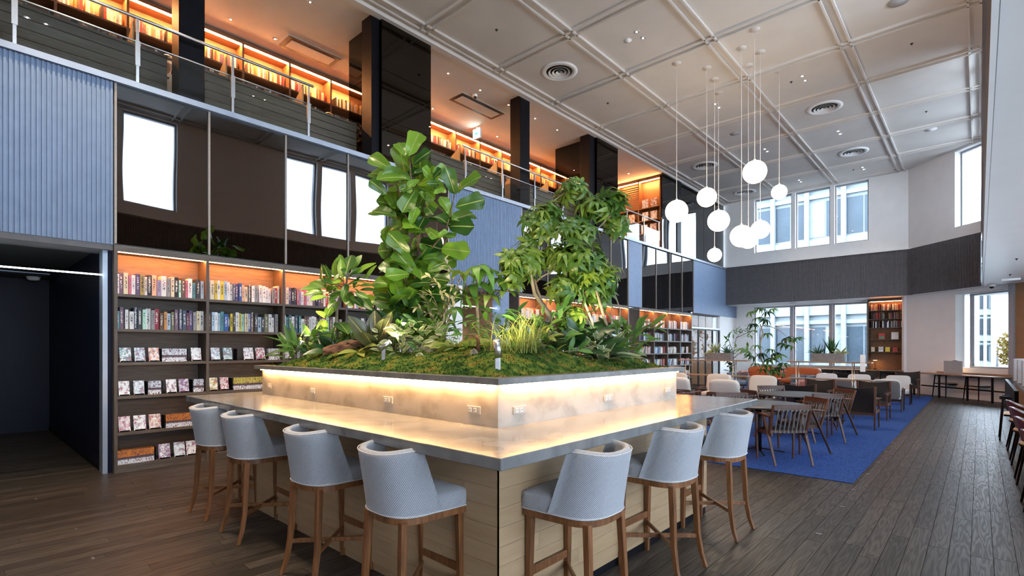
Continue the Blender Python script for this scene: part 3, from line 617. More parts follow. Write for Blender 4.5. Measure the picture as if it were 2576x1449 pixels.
for y0,y1,c,l in [(1.869,2.013,'purple','purple and teal comic, first face-out on the lowest shelf'),(2.045,2.185,'pale blue','blue comic, second face-out on the lowest shelf'),(2.19,2.331,'white','white and pink comic, third face-out on the lowest shelf'),
                  (2.50,2.585,'white','white comic low behind the first bar stool'),(2.59,2.70,'teal','white and teal comic low behind the second bar stool')]: cover(y0,y1,z6,c,l,.19)
# the remaining books, far too many to pick out: one joined object with a colour per book
class BookMass:
    def __init__(s): s.mb = MB(); s.cols = []
    def put(s, M, d, w, h, c):
        n0 = len(s.mb.f); s.mb.box(-d,0,0,w,0,h,M); s.cols += [c]*(len(s.mb.f)-n0)
    def row(s, x, y0, y1, z, hs, pal, axis='y', dep=.16, gap=.05, rr=random.Random(8), flip=1, tilt=0):
        a = y0
        while a < y1-.02:
            w = min(rr.uniform(.022,.042), y1-a); h = rr.choice(hs); c = PAL[rr.choice(pal)]; j = rr.uniform(.85,1.1)
            M = Matrix.Translation((x-rr.random()*.02, a, z)) if axis == 'y' else Matrix.Translation((a+w, x+rr.random()*.02, z)) @ rotz(-PI/2)
            if axis == 'y' and tilt: M = M @ Matrix.Rotation(-tilt,4,'X')
            s.put(M, dep, w-.002, h, (*(q*j for q in c),1)); a += w + (rr.uniform(.02,.12) if rr.random() < gap else 0)
    def build(s, name, mat, **k):
        me = s.mb.mesh(name, mat); at = me.color_attributes.new('cover', 'FLOAT_COLOR', 'CORNER')
        for p, c in zip(me.polygons, s.cols):
            for li in p.loop_indices: at.data[li].color = c
        return obj(name, me, **k)
m_mass, _nt, _b = nodes('joined_book_covers'); setp(_b, .5, 0, .35)
_a = _nt.nodes.new('ShaderNodeVertexColor'); _a.layer_name = 'cover'; _tc = _nt.nodes.new('ShaderNodeTexCoord'); _mp = _nt.nodes.new('ShaderNodeMapping'); _mp.inputs['Scale'].default_value = (60,60,16)
_nt.links.new(_tc.outputs['Object'], _mp.inputs[0]); _no = _nt.nodes.new('ShaderNodeTexNoise'); _no.inputs['Scale'].default_value = 1; _nt.links.new(_mp.outputs[0], _no.inputs['Vector'])
_r = ramp(_nt, [(.25,.25,.25),(1,1,1)], [.36,.42]); _nt.links.new(_no.outputs['Fac'], _r.inputs[0]); _mx = _nt.nodes.new('ShaderNodeMixRGB'); _mx.blend_type = 'MULTIPLY'; _mx.inputs[0].default_value = .7
_nt.links.new(_a.outputs['Color'], _mx.inputs[1]); _nt.links.new(_r.outputs[0], _mx.inputs[2]); _nt.links.new(_mx.outputs[0], _b.inputs['Base Color'])
BM = BookMass(); bx = BX1-.07
BM.row(bx, UA[4]+.03, UA[5]-.04, SH[0], (.23,.25,.27), warm); BM.row(bx, UA[4]+.03, UA[5]-.04, SH[1], (.23,.25,.27), cool)
for a, b in zip(UA[3:], UA[4:]): BM.row(bx, a+.03, b-.06, SH[2], (.17,.175), cool); BM.row(bx, a+.03, b-.06, SH[3], (.17,.175), warm)
for ups in (UB, UC):
    for a, b in zip(ups, ups[1:]):
        BM.row(bx, a+.03, b-.1, SH[0], (.23,.25,.27,.28), ['white','cream','grey','white','black','peach','red','pale blue','white']); BM.row(bx, a+.03, b-.1, SH[1], (.22,.25,.27), cool)
        for r in (2,3,4):
            BM.row(bx, a+.04, a+.5, SH[r], (.21,.24), ['white','blue','navy','white','teal','red','yellow','pale blue'], tilt=.35); BM.row(bx, a+.62, b-.05, SH[r], (.2,.23), warm, tilt=0)
# ------------------------------------------------------------------ upper floor: bookcases, desks, railing, pillars
MX = -10.65; MU = [.22+.92*k for k in range(-1,19)]
t = empty('upper_bookcase', (0,0,ZM), 0, 'long warm-lit bookcase running along the upper floor', 'bookcase')
for y in MU: boxo('upright', MX-.34,MX, y-.018,y+.018, 0,2.62, m_teak, t)
for a, b in zip(MU, MU[1:]):
    for z in (.40,.82,1.24,1.66,2.08): boxo('shelf', MX-.34,MX-.006, a+.018,b-.018, z-.03,z, m_teak, t)
    boxo('light_strip', MX-.06,MX-.028, a+.02,b-.02, 2.588,2.600, e_mezz, t)
boxo('top_board', MX-.36,MX+.004, MU[0],MU[-1], 2.60,2.67, m_teak, t)
boxo('back_panel', MX-.36,MX-.34, MU[0],MU[-1], 0,2.60, m_teak, t)
for a, b in zip(MU, MU[1:]):
    for z in (.82,1.24,1.66,2.08): BM.row(MX-.13, a+.03, b-.05, ZM+z, (.235,.25,.27,.29), ['white','cream','peach','white','red','mauve','brown','grey','orange','cream','black','ochre'] if z > 1.5 else ['white','cream','grey','navy','black','red','brown','yellow'], gap=.08)
# reading desks whose fronts are stacks of boards
for k, (a, b) in enumerate([(-1.5,2.12),(2.5,5.14),(6.55,9.2),(9.62,12.25)]):
    t = empty('reading_desk', (-8.6,a,ZM), 0, ['board-fronted upper desk above the dark passage','board-fronted upper desk between the first black pillars','board-fronted upper desk above the fiddle leaf fig','board-fronted upper desk above the umbrella trees'][k], 'desk', 'reading desks behind the upper railing')
    for i in range(6): boxo('front_board', -.025,.0, 0,b-a, .045+.127*i, .045+.127*i+.115, m_board, t)
    boxo('desk_top', -.62,.012, 0,b-a, .80,.835, m_board, t)
    boxo('end_panel', -.6,-.03, 0,.03, 0,.8, m_board, t); boxo('end_panel', -.6,-.03, b-a-.03,b-a, 0,.8, m_board, t)
    for y in ([3.22] if k == 0 else [.40,1.62] if k == 1 else [1.18,2.38] if k == 2 else [.08,1.3]):
        mb = MB(); mb.add([(-.6,0,0),(-.02,0,0),(-.02,0,.33),(-.6,0,.03),(-.6,.02,0),(-.02,.02,0),(-.02,.02,.33),(-.6,.02,.03)], [(0,1,2,3),(7,6,5,4),(0,4,5,1),(1,5,6,2),(2,6,7,3),(3,7,4,0)])
        mk('divider', mb, m_tan, t, loc=(0,y,.835))
# railing: posts, round handrail, mid rail, glass
RX = -8.0; RP = [.51+1.137*k for k in range(-2,15)]
def railing(ps, label, skip=()):
    t = empty('railing', (RX,ps[0],ZM), 0, label, 'railing', 'steel railings of the upper floor'); o = ps[0]
    for y in ps:
        p = mk('post', MB().box(-.010,.010,-.016,.016,0,.88), m_steel, t, loc=(0,y-o,0))
        mk('clamp', MB().box(-.016,.022,-.026,.026,.28,.60), m_steel, p)
    mk('handrail', MB().tube([(0,-.08,.90),(0,ps[-1]-o+.08,.90)], .021, 10), m_steel, t)
    mk('mid_rail', MB().tube([(0,-.05,.59),(0,ps[-1]-o+.05,.59)], .011, 8), m_steel, t)
    for a, b in zip(ps, ps[1:]): boxo('pane', .012,.02, a-o+.03,b-o-.03, .05,.58, m_glass2, t)
railing(RP[:6], 'steel and glass railing above the leftmost mirrors'); railing(RP[8:12], 'steel and glass railing above the second ribbed panel'); railing([14.03,15.11,16.14], 'short steel and glass railing before the far upper shelves')
# pillars
for k, (a, b) in enumerate([(2.14,2.46),(5.16,5.32),(9.22,9.57),(12.18,12.44)]):
    boxo('steel_pillar', -8.45,-8.12, 0,b-a, 0,2.70, m_black, None, .006, loc=(0,a,ZM), label=['black square pillar at the passage end of the upper floor','narrow black pillar against the larger glass box','free-standing black pillar above the ribbed panel','narrow black pillar against the smaller glass box'][k], cat='pillar')
for k, (a, b, xb) in enumerate([(5.335,6.47,-9.2),(12.46,13.6,-9.55)]):
    t = empty('glass_pillar', (0,a,ZM), 0, ['large column clad in black glass behind the fiddle leaf fig','smaller column clad in black glass behind the umbrella trees'][k], 'column')
    zs = [0,.85,1.75,2.766]
    for z, w in zip(zs, zs[1:]):
        boxo('glass_panel', -8.085,-8.065, .0,b-a, z+.004,w-.004, m_bglass, t); boxo('glass_panel', xb,-8.087, -.0,.02, z+.004,w-.004, m_bglass, t)
        boxo('glass_panel', xb,-8.087, b-a-.02,b-a, z+.004,w-.004, m_bglass, t)
    boxo('core', xb+.02,-8.09, .021,b-a-.021, 0,2.69, m_black, t)
# shelving across the far end of the upper floor
t = empty('end_bookcase', (-9.95,16.75,ZM), 0, 'magazine shelf with louvred panel across the far end of the upper floor', 'bookcase')
for x in (0,.86,1.70): boxo('upright', x-.02,x+.02,0,.25,0,2.69, m_teak, t)
boxo('back_panel', 0,1.7,.25,.27,0,2.69, m_teak, t); boxo('top_board', -.02,1.72,0,.27,2.62,2.69, m_teak, t)
for z in (.3,.75,1.2,1.65):
    for x in (0,.86): boxo('shelf', x+.02,x+.82,0,.25,z-.03,z, m_teak, t)
for z in [1.75+.075*i for i in range(10)]: boxo('slat', .02,.84,.0,.02,z,z+.045, m_teak, t)
boxo('light_strip', .02,1.68,.02,.05,2.60,2.612, e_mezz, t)
mc = random.Random(4)
for k, (x, z) in enumerate([(.12,.75),(.42,.75),(.95,.75),(1.3,.75),(.12,1.2),(.45,1.2),(.98,1.2),(1.32,1.2),(.98,1.65),(1.32,1.65)]):
    o = obj('magazine', cov_me, None, (-9.95+x,16.80,ZM+z+.005), (0,0,-PI/2), (.012,.24,.30), f"{['blue','red','cream','grey','orange','pink','white','black and white','yellow','pale green'][k]} covered magazine, {NTH[k%5]} of the far upper shelves, {'lower' if k<4 else 'middle' if k<8 else 'upper'} tier", 'magazine', 'magazines on the far upper shelves')
    o.color = (*CC[mc.choice(list(CC))],1)
    o.rotation_euler = (0,0,-PI/2); o.location.y = 16.79
# glass wall at the far end
for k, (a, b) in enumerate([(16.42,17.52),(17.92,20.0),(20.02,22.1)]): boxo('glass_screen', -8.03,-8.015,a,b,ZM,7.55, m_mirror, label=['smoked glass screen beside the far upper shelves','smoked glass screen past the slim black post','smoked glass screen meeting the far wall'][k], cat='glass screen')
boxo('screen_post', -8.15,-7.99,17.55,17.88,ZM,7.55, m_black, label='slim black post between the far upper glass screens', cat='post')
# exit sign with its cable bracket, ceiling coffers, camera
t = empty('exit_sign', (-10.15,9.75,7.60), 0, 'lit exit sign with green arrow under the upper ceiling', 'exit sign')
boxo('sign_body', -.14,.14,-.03,.03,-.33,-.06, m_plastic, t); boxo('sign_face', -.135,.135,-.034,-.031,-.325,-.065, e_exit, t); boxo('bracket', -.02,.02,-.02,.02,-.06,0, m_plastic, t)
mb = MB(); mb.add([(-.085,-.037,-.195),(-.02,-.037,-.13),(-.02,-.037,-.165),(.075,-.037,-.165),(.075,-.037,-.225),(-.02,-.037,-.225),(-.02,-.037,-.26)], [(0,6,1),(2,5,4,3)])
mk('arrow', mb, e_green, t)
for k, (x0,x1,y0,y1) in enumerate([(-10.33,-9.86,4.45,5.54),(-9.53,-9.05,8.2,9.66)]):
    t = empty('ceiling_cassette', ((x0+x1)/2,(y0+y1)/2,7.60), 0, ['recessed air unit in the upper ceiling beside the first pillars','recessed air unit in the upper ceiling by the exit sign'][k], 'air vent'); w, l = (x1-x0)/2, (y1-y0)/2
    mb = MB().box(-w,w,-l,-l+.09,-.02,.0).box(-w,w,l-.09,l,-.02,0).box(-w,-w+.09,-l+.09,l-.09,-.02,0).box(w-.09,w,-l+.09,l-.09,-.02,0)
    mk('slot_frame', mb, m_dark, t); boxo('panel', -w+.09,w-.09,-l+.09,l-.09,-.028,-.002, m_ceil, t)
    mb = MB().box(-w-.03,w+.03,-l-.03,-l,-.012,0).box(-w-.03,w+.03,l,l+.03,-.012,0).box(-w-.03,-w,-l,l,-.012,0).box(w,w+.03,-l,l,-.012,0); mk('surround', mb, m_ceil, t)
t = empty('security_camera', (-8.9,8.47,7.60), 0, 'white dome camera beside the upper air unit', 'camera')
mk('housing', MB().lathe([(.0,0),(.06,0),(.06,-.05),(.05,-.06)],16), m_plastic, t); mk('lens_dome', MB().lathe([(.045,-.06),(.04,-.085),(.02,-.105),(0,-.11)],16), m_dark, t)
def downlight(name, x, y, z, label, power=0, r=.045, group=None, cone=75, col=(1,.78,.52)):
    t = empty(name, (x,y,z), 0, label, 'downlight', group)
    mk('rim', MB().lathe([(r,0),(r+.012,0),(r+.012,-.006),(r,-.006),(r*.9,.0)],16), m_ceil, t)
    mk('reflector', MB().lathe([(r*.98,-.004),(r*.5,-.002),(r*.45,-.0035)],16), m_chrome, t)
    mk('bulb', MB().lathe([(r*.42,-.0045),(0.001,-.0045)],12), e_dl, t)
    if power:
        l = D.lights.new('beam', 'SPOT'); l.energy = power; l.color = col; l.spot_size = math.radians(cone); l.spot_blend = .6; l.shadow_soft_size = .05
        lo = D.objects.new('beam', l); COL.objects.link(lo); lo.parent = t; lo.location = (0,0,-.03)
for k, (x, y) in enumerate([(-10.19,2.5),(-10.19,3.51),(-10.19,4.32),(-8.65,2.9),(-8.65,4.27),(-8.65,7.42),(-8.66,8.41),(-8.66,9.39),(-8.66,10.42),(-8.66,11.38),(-10.2,10.58),(-10.21,8.25),(-9.0,14.6),(-9.0,15.9)]):
    downlight('downlight', x, y, 7.60, f"small round downlight, {NTH[k]} in the upper floor's ceiling", 110, .04, 'downlights of the upper ceiling')
# ------------------------------------------------------------------ planted bar counter
isl = empty('planter_counter', (-1.583,1.665,0), 0, 'large stone-topped bar counter built around a raised planter', 'counter')
def L(x,y): return x+1.583, y-1.665
def ib(name, x0,x1,y0,y1,z0,z1, mat, par=None, bevel=0): return boxo(name, x0+1.583,x1+1.583,y0-1.665,y1-1.665,z0,z1, mat, par or isl, bevel)
ib('countertop', -6.08,-1.583,1.665,5.27,1.007,1.065, m_stone, None, .003)
# base clad in pale oak boards
ib('base_core', -5.73,-1.935,2.02,4.86,0,1.006, m_base)
zz = [.06+.105*k for k in range(10)]
for k, z in enumerate(zz[:-1]):
    z1 = min(z+.1035, 1.004); off = .4*(k%3)
    ys = [2.008]+[2.35+off+.9*i for i in range(4) if 2.35+off+.9*i < 4.7]+[4.86]
    for a, b in zip(ys, ys[1:]): ib('cladding_board', -1.935,-1.92,a,b-.0015,z,z1, m_base)
    xs = [-5.73]+[-5.2+off+1.0*i for i in range(4) if -5.2+off+1.0*i < -2.1]+[-1.92]
    for a, b in zip(xs, xs[1:]): ib('cladding_board', a,b-.0015,2.008,2.02,z,z1, m_base)
ib('kick_plate', -5.72,-1.93,2.03,4.85,0,.06, m_black)
# raised planter box
ib('planter_wall', -5.70,-2.19,2.28,2.34,1.065,1.336, m_stonew); ib('planter_wall', -2.25,-2.19,2.34,4.79,1.065,1.336, m_stonew)
ib('planter_wall', -5.70,-2.25,4.73,4.79,1.065,1.336, m_stonew); ib('planter_wall', -5.70,-5.64,2.34,4.73,1.065,1.336, m_stonew)
o = .062
lm = MB(); x0,x1,y0,y1 = -5.70-o+1.583,-2.19+o+1.583,2.28-o-1.665,4.79+o-1.665; w = .16
lm.box(x0,x1,y0,y0+w,1.336,1.375).box(x0,x1,y1-w,y1,1.336,1.375).box(x0,x0+w,y0+w,y1-w,1.336,1.375).box(x1-w,x1,y0+w,y1-w,1.336,1.375)
mk('ledge', lm, m_ledge, isl, weld=.0001)
for a in ((-5.66,-2.20,2.245,2.268),(-5.66,-2.20,4.802,4.825),(-5.735,-5.712,2.3,4.77),(-2.178,-2.155,2.3,4.77)): ib('light_strip', *a, 1.326,1.335, e_warm)
for k, (x, wd) in enumerate([(-5.5,.075),(-4.56,.075),(-3.352,.12),(-2.40,.12)]):
    p = ib('power_outlet', x-wd/2-.0,x+wd/2,2.270,2.2799,1.137,1.187, m_outlet, None, .002)
    for s in (-.25,.12): ib('socket', x+s*wd-.012,x+s*wd+.012,2.2675,2.270,1.150,1.175, m_plastic, p); 
    for s in (-.25,.12):
        for q in (-.006,.004): ib('slot', x+s*wd+q,x+s*wd+q+.003,2.2665,2.2675,1.157,1.169, m_dark, p)
for k, (y, wd) in enumerate([(2.475,.12),(3.54,.12),(4.60,.12)]):
    p = ib('power_outlet', -2.1899,-2.180,y-wd/2,y+wd/2,1.137,1.187, m_outlet, None, .002)
    for s in (-.25,.12): ib('socket', -2.180,-2.1775,y+s*wd-.012,y+s*wd+.012,1.150,1.175, m_plastic, p)
    for s in (-.25,.12):
        for q in (-.006,.004): ib('slot', -2.1775,-2.1765,y+s*wd+q,y+s*wd+q+.003,1.157,1.169, m_dark, p)
ib('soil', -5.64,-2.25,2.34,4.73,1.07,1.33, m_soil)

# ------------------------------------------------------------------ bar stools
def stool():
    t = empty('bar_stool', (0,0,0)); SEAT = .655
    # rear legs sweep back at the foot, front legs are straight
    for s in (-1,1):
        mb = MB(); P = [(s*.172,-.17,SEAT-.02),(s*.178,-.18,.45),(s*.186,-.19,.24),(s*.195,-.212,.10),(s*.202,-.243,0)]; R = [.040,.038,.034,.030,.026]
        for i in range(4):
            a, b = Vector(P[i]), Vector(P[i+1]); ra, rb = R[i]/2, R[i+1]/2; vs = []
            for p, r in ((a,ra),(b,rb)): vs += [p+Vector((-r,-r,0)),p+Vector((r,-r,0)),p+Vector((r,r,0)),p+Vector((-r,r,0))]
            mb.add(vs, ([(0,1,2,3)] if i == 0 else [])+([(7,6,5,4)] if i == 3 else [])+[(4,5,1,0),(5,6,2,1),(6,7,3,2),(7,4,0,3)])
        mk('leg', mb, m_stool, t, weld=.0001, bevel=.003)
        mb = MB(); vs = []
        for p, r in ((Vector((s*.185,.20,SEAT-.02)),.021),(Vector((s*.19,.212,0)),.014)): vs += [p+Vector((-r,-r,0)),p+Vector((r,-r,0)),p+Vector((r,r,0)),p+Vector((-r,r,0))]
        mb.add(vs, [(0,1,2,3),(7,6,5,4),(4,5,1,0),(5,6,2,1),(6,7,3,2),(7,4,0,3)]); mk('leg', mb, m_stool, t, bevel=.003)
    mk('footrest', MB().box(-.17,.17,.195,.217,.265,.310), m_stool, t, bevel=.003)
    mk('stretcher', MB().beam((-.175,-.185,.222),(.175,.20,.222),.016,.03,up=(0,0,1)), m_stool, t, bevel=.002)
    mk('stretcher', MB().beam((.175,-.185,.218),(-.175,.20,.218),.016,.03,up=(0,0,1)), m_stool, t, bevel=.002)
    def plan(th, hw, yr, ye, n=2.8):
        sx = math.copysign(abs(math.sin(th))**(2/n), math.sin(th)); cy = abs(math.cos(th))**(2/n); return hw*sx, ye-(ye-yr)*cy
    # seat outline: rounded rear, nearly square front
    out = []
    for i in range(17): out.append(plan(-PI/2+PI*i/16, .222,-.225,-.02))
    for x, y in [(.228,.10),(.232,.20),(.226,.235),(.205,.246),(.10,.252),(0,.254),(-.10,.252),(-.205,.246),(-.226,.235),(-.232,.20),(-.228,.10)]: out.append((x,y))
    n = len(out)
    mk('seat_frame', MB().prism([(x*.985,y*.985) for x,y in out], SEAT-.035, SEAT), m_stool, t)
    def ring(k, z): return [(x*k,y*k,z) for x,y in out]
    prof = [(.985,SEAT+.001),(1.0,SEAT+.008),(1.005,SEAT+.055),(1.0,SEAT+.085),(.965,SEAT+.098),(.80,SEAT+.108),(.45,SEAT+.114),(.02,SEAT+.116)]
    mb = MB(); vs = []; uv = []
    per = [0]
    for i in range(n): per.append(per[-1] + math.dist(out[i], out[(i+1)%n]))
    for k, (q, z) in enumerate(prof):
        for i in range(n):
            x, y, _ = ring(q,z)[i]; vs.append((x,y,z)); uv.append((per[i]*40, z*40) if k < 4 else (x*40, y*40))
    mb.add(vs, [(k*n+i,k*n+(i+1)%n,(k+1)*n+(i+1)%n,(k+1)*n+i) for k in range(len(prof)-1) for i in range(n)]+[tuple((len(prof)-1)*n+i for i in range(n))], None, True, uv)
    st = mk('seat', mb, m_fab, t)
    mk('piping', MB().tube([(x*1.004,y*1.004,SEAT+.006) for x,y in out]+[(out[0][0]*1.004,out[0][1]*1.004,SEAT+.006)], .0035, 5, False), m_pipe, st)
    # wrap-around back: outer and inner skins joined over a rolled top
    TOP = 1.02
    def skin(a, v, ins):
        th = (a-.5)*PI; z = SEAT+.012+(TOP-SEAT-.03)*v; dip = .018*math.cos(th)**2*v
        hw = .232-.014*v-ins; yr = -.236-.05*v**1.2+ins; ye = .045-.115*v
        x, y = plan(th, hw, yr, ye); return x, y, z-dip
    mb = MB(); N = 28; Hn = 9
    rings = [[skin(i/N, j/Hn, 0) for i in range(N+1)] for j in range(Hn+1)]
    top = []
    for q, dz in ((.010,.018),(.026,.026),(.042,.018)): top.append([(lambda p: (p[0],p[1],p[2]+dz))(skin(i/N,1,q)) for i in range(N+1)])
    inner = [[skin(i/N, j/Hn, .052-.012*(j/Hn)) for i in range(N+1)] for j in range(Hn,-1,-1)]
    allr = rings+top+inner; vs = []; uv = []; s = 0; run = [0]
    for i in range(N): run.append(run[-1]+math.dist(rings[0][i][:2], rings[0][i+1][:2]))
    for j, rw in enumerate(allr):
        if j: s += math.dist(allr[j][N//2], allr[j-1][N//2])
        for i, p in enumerate(rw): vs.append(p); uv.append((run[i]*40, s*40))
    m = N+1; J = len(allr)
    fs = [(j*m+i,j*m+i+1,(j+1)*m+i+1,(j+1)*m+i) for j in range(J-1) for i in range(N)]
    mb.add(vs, fs, None, True, uv)
    for e, fl in ((0,0),(N,1)):   # close the two slanted front edges
        for j in range(J//2):
            a, b, c, d = j*m+e, (j+1)*m+e, (J-2-j)*m+e, (J-1-j)*m+e
            if len({a,b,c,d}) == 4: mb.f.append((a,b,c,d) if fl else (d,c,b,a)); mb.uv[len(mb.f)-1] = [uv[a],uv[b],uv[c],uv[d]] if fl else [uv[d],uv[c],uv[b],uv[a]]
    bk = mk('backrest', mb, m_fab, t)
    mk('piping', MB().tube([(p[0]*1.004,p[1]*1.004,p[2]) for p in [skin(i/N,0,-.001) for i in range(N+1)]], .0035, 5, False), m_pipe, bk)
    mk('piping', MB().tube([(p[0],p[1],p[2]+.012) for p in [skin(i/N,1,-.001) for i in range(N+1)]], .003, 5, False), m_pipe, bk)
    return t
s0 = stool(); first = [True]
LABS = ['grey-blue fabric bar stool farthest along, nearest the bookcase','grey-blue fabric bar stool, second from the bookcase','grey-blue fabric bar stool, third from the bookcase','grey-blue fabric bar stool just before the counter corner, bookcase side',
        'grey-blue fabric bar stool just past the counter corner, carpet side','grey-blue fabric bar stool in the middle of the carpet side','grey-blue fabric bar stool on the carpet side closest to the blue carpet']
for k, (x, y, rz) in enumerate([(-5.36,1.80,.03),(-4.54,1.80,-.02),(-3.36,1.80,.02),(-2.42,1.80,-.04),(-1.69,2.42,PI/2+.02),(-1.69,3.44,PI/2-.02),(-1.69,4.48,PI/2)]):
    o = s0 if k == 0 else copy_tree(s0); o.location = (x,y,0); o.rotation_euler = (0,0,rz); tag(o, LABS[k], 'stool', 'bar stools around the planter counter')
# ------------------------------------------------------------------ planting
_s, _c = math.sin(math.radians(42.295)), math.cos(math.radians(42.295))
RV = Vector((_c,_s,0)); FV = Vector((-_s,_c,0)); UV = Vector((0,0,1))
def at(u, v, d): return Vector((0,0,1.56)) + (FV + RV*((u-1288)/1293.39) + UV*((875.2-v)/1293.39))*d
PR = random.Random(17)
def leaf_mesh(name, L, W, shape, mat, nu=7, fold=.12, droop=.15, wave=0, nv=4):
    """blade growing along +Y from its stalk; shape(t) gives the half width profile"""
    def fn(a, b):
        w = W/2*shape(a); q = (b-.5)*2
        return (q*w, a*L, fold*abs(q)*w - droop*L*a*a + wave*W*math.sin(a*11+q*2)*abs(q))
    return MB().grid(fn, nu, nv).mesh(name, mat)
oval = lambda t: max(.02, math.sin(PI*min(1,t*.97+.015))**.75)
lance = lambda t: max(.02, math.sin(PI*t**.8)**1.1)
fiddle = lambda t: max(.03, (.48+.62*t**1.5)*min(1,(t*5)**.6)*min(1,(1-t)*6+.02)**.5)
def frame(p, d, n):
    y = d.normalized(); z = (n - y*n.dot(y)); z = z.normalized() if z.length > 1e-4 else y.orthogonal().normalized(); x = y.cross(z)
    M = Matrix((( x.x,y.x,z.x,p.x),(x.y,y.y,z.y,p.y),(x.z,y.z,z.z,p.z),(0,0,0,1))); return M
def leaf(me, par, p, d, n, s=1, name='leaf'):
    return obj(name, me, par, M=Matrix.Translation(-par.location) @ frame(p,d,n) @ Matrix.Diagonal((s,s,s,1)))
def plant(name, p, label, cat='plant', group='plants growing in the counter planter'): return empty(name, p, 0, label, cat, group)
def stem(par, pts, r0, r1, mat, name='stem', n=7):
    pts = [Vector(p) for p in pts]; rr = [r0+(r1-r0)*i/(len(pts)-1) for i in range(len(pts))]
    return mk(name, MB().tube([p-par.location for p in pts], rr, n), mat, par)
def rv(rr, s=1): return Vector((rr.uniform(-s,s), rr.uniform(-s,s), rr.uniform(-s,s)))
# moss mound filling the planter
def moss_h(x, y):
    e = min(x+5.72, -2.17-x, y-2.26, 4.81-y); k = max(0,min(1,e/.55)); k = k*k*(3-2*k)
    return 1.365 + .22*k*(.65+.5*mnoise.noise((x*1.3,y*1.3,0))) + .014*mnoise.noise((x*14,y*14,1))*min(1,max(0,e)*12)
mb = MB(); mb.grid(lambda a,b: (-5.70+3.49*a, 2.29+2.49*b, moss_h(-5.70+3.49*a, 2.29+2.49*b)), 150, 110)
moss = mk('moss', mb, m_moss, label='uneven green moss bed covering the planter soil', cat='moss', kind='stuff')
mb = MB(); rr = random.Random(2)
for i in range(9000):
    a = rr.random(); x = -5.68+3.45*rr.random(); y = 2.30+2.45*rr.random()
    if rr.random() < .65: # denser towards the two seen edges
        if rr.random() < .5: y = 2.30+.75*rr.random()**1.5
        else: x = -2.23-.75*rr.random()**1.5
    z = moss_h(x,y)-.004; r = rr.uniform(.006,.014); an = rr.random()*6.28; h = rr.uniform(.008,.022)
    dx, dy = math.cos(an)*r, math.sin(an)*r; lx, ly = rr.uniform(-.01,.01), rr.uniform(-.01,.01)
    mb.add([(x-dx,y-dy,z),(x+dx,y+dy,z),(x+lx,y+ly,z+h)], [(0,1,2)])
mk('moss_tufts', mb, m_moss, moss, kind='stuff')
# fiddle leaf fig
FD = 5.82
fig = plant('fiddle_leaf_fig', at(1045,868,FD), 'tall fiddle leaf fig with big glossy leaves in the planter', 'tree')
def P3(l, d=FD): return [at(u,v,d+dd) for u,v,dd in l]
for l, r0, r1 in [([(1045,872,0),(1040,790,.02),(1048,690,0),(1055,600,.02),(1046,520,0),(1033,440,-.03),(1030,398,-.03)],.022,.008),([(1050,650,0),(1085,625,-.1),(1120,585,-.15),(1135,530,-.15),(1143,490,-.15)],.011,.006),
                  ([(1052,600,0),(1020,540,-.1),(1000,470,-.15),(985,445,-.15)],.012,.006),([(1045,700,0),(1010,610,-.15),(995,540,-.2)],.011,.006),([(1043,760,0),(1000,660,-.15),(985,610,-.2)],.010,.005),
                  ([(1048,690,0),(1100,650,-.1),(1125,600,-.1)],.010,.005),([(1050,620,0),(1070,500,.1),(1080,450,.1)],.010,.005),([(1060,872,.1),(1085,770,.15),(1075,690,.2),(1060,560,.2)],.018,.008),([(1045,740,0),(1080,700,-.15),(1110,670,-.2)],.008,.005),
                  ([(1043,800,0),(1015,740,-.15),(990,705,-.2)],.008,.005)]: stem(fig, P3(l), r0, r1, m_barkd, 'branch')
fm = [leaf_mesh('fig_leaf', 1, .70, fiddle, m_fig, 9, .25, .12+.1*k, .035, 4) for k in range(3)]
FL = [(580,330,690,40),(540,330,470,170),(600,480,480,340),(630,430,775,275),(390,490,155,320),(430,605,165,470),(600,580,370,500),(330,770,170,615),(640,530,790,460),(840,600,780,480),(850,600,930,485),(850,520,990,430),
      (1105,765,1040,535),(1115,750,1320,535),(1110,910,1390,830),(1070,1060,1300,965),(1060,1020,985,795),(1030,1110,890,950),(1040,1130,1235,1115),(440,1010,160,930),(470,1120,275,1110),(385,1410,330,1215),(430,930,355,750),
      (600,1110,650,930),(650,1240,740,1045),(660,720,550,860),(690,740,820,840),(640,680,490,690),(780,900,840,970),(600,1260,415,1290),(500,1330,545,1480),(860,760,990,690),(770,1150,880,1230),(560,760,450,880),(720,900,660,1010),
      (900,1250,1010,1190),(980,1230,1090,1230),(950,1380,1190,1400),(1000,1340,1130,1460),(700,1330,800,1420),(560,640,600,740),(780,640,900,640),(470,700,380,690),(700,600,600,640)]
for k, (a,b,c,d) in enumerate(FL):
    p = at(900+a/4.528, 320+b/4.528, FD-.15+PR.uniform(-.12,.12)); q = at(900+c/4.528, 320+d/4.528, FD-.15+PR.uniform(-.22,.12))
    e = q-p; leaf(PR.choice(fm), fig, p, e, -FV*PR.uniform(.8,1.2)+UV*.3+rv(PR,.35), e.length*PR.uniform(1.05,1.2))
    base = at(1046+PR.uniform(-10,25), 320+b/4.528+14, FD)
LOW = [(1045,690,1005,640),(1000,720,950,705),(1035,735,985,745),(1020,760,975,790),(1035,770,1050,815),(1010,800,985,845),(1040,800,1080,830),(1060,700,1115,700),(1065,720,1100,770),(1030,690,985,690),(1075,680,1130,650),(1000,660,960,670),(1050,740,1085,760),(1015,770,960,755),(1060,655,1105,640),
       (1030,640,990,600),(1045,770,1020,820),(1010,700,970,660),(1070,740,1130,735),(1025,720,1060,700)]
for a,b,c,d in LOW:
    p = at(a,b,FD-.2+PR.uniform(-.1,.1)); q = at(c,d,FD-.2+PR.uniform(-.25,.1)); e = q-p
    leaf(PR.choice(fm), fig, p, e, -FV*.9+UV*.6+rv(PR,.35), e.length*1.25)
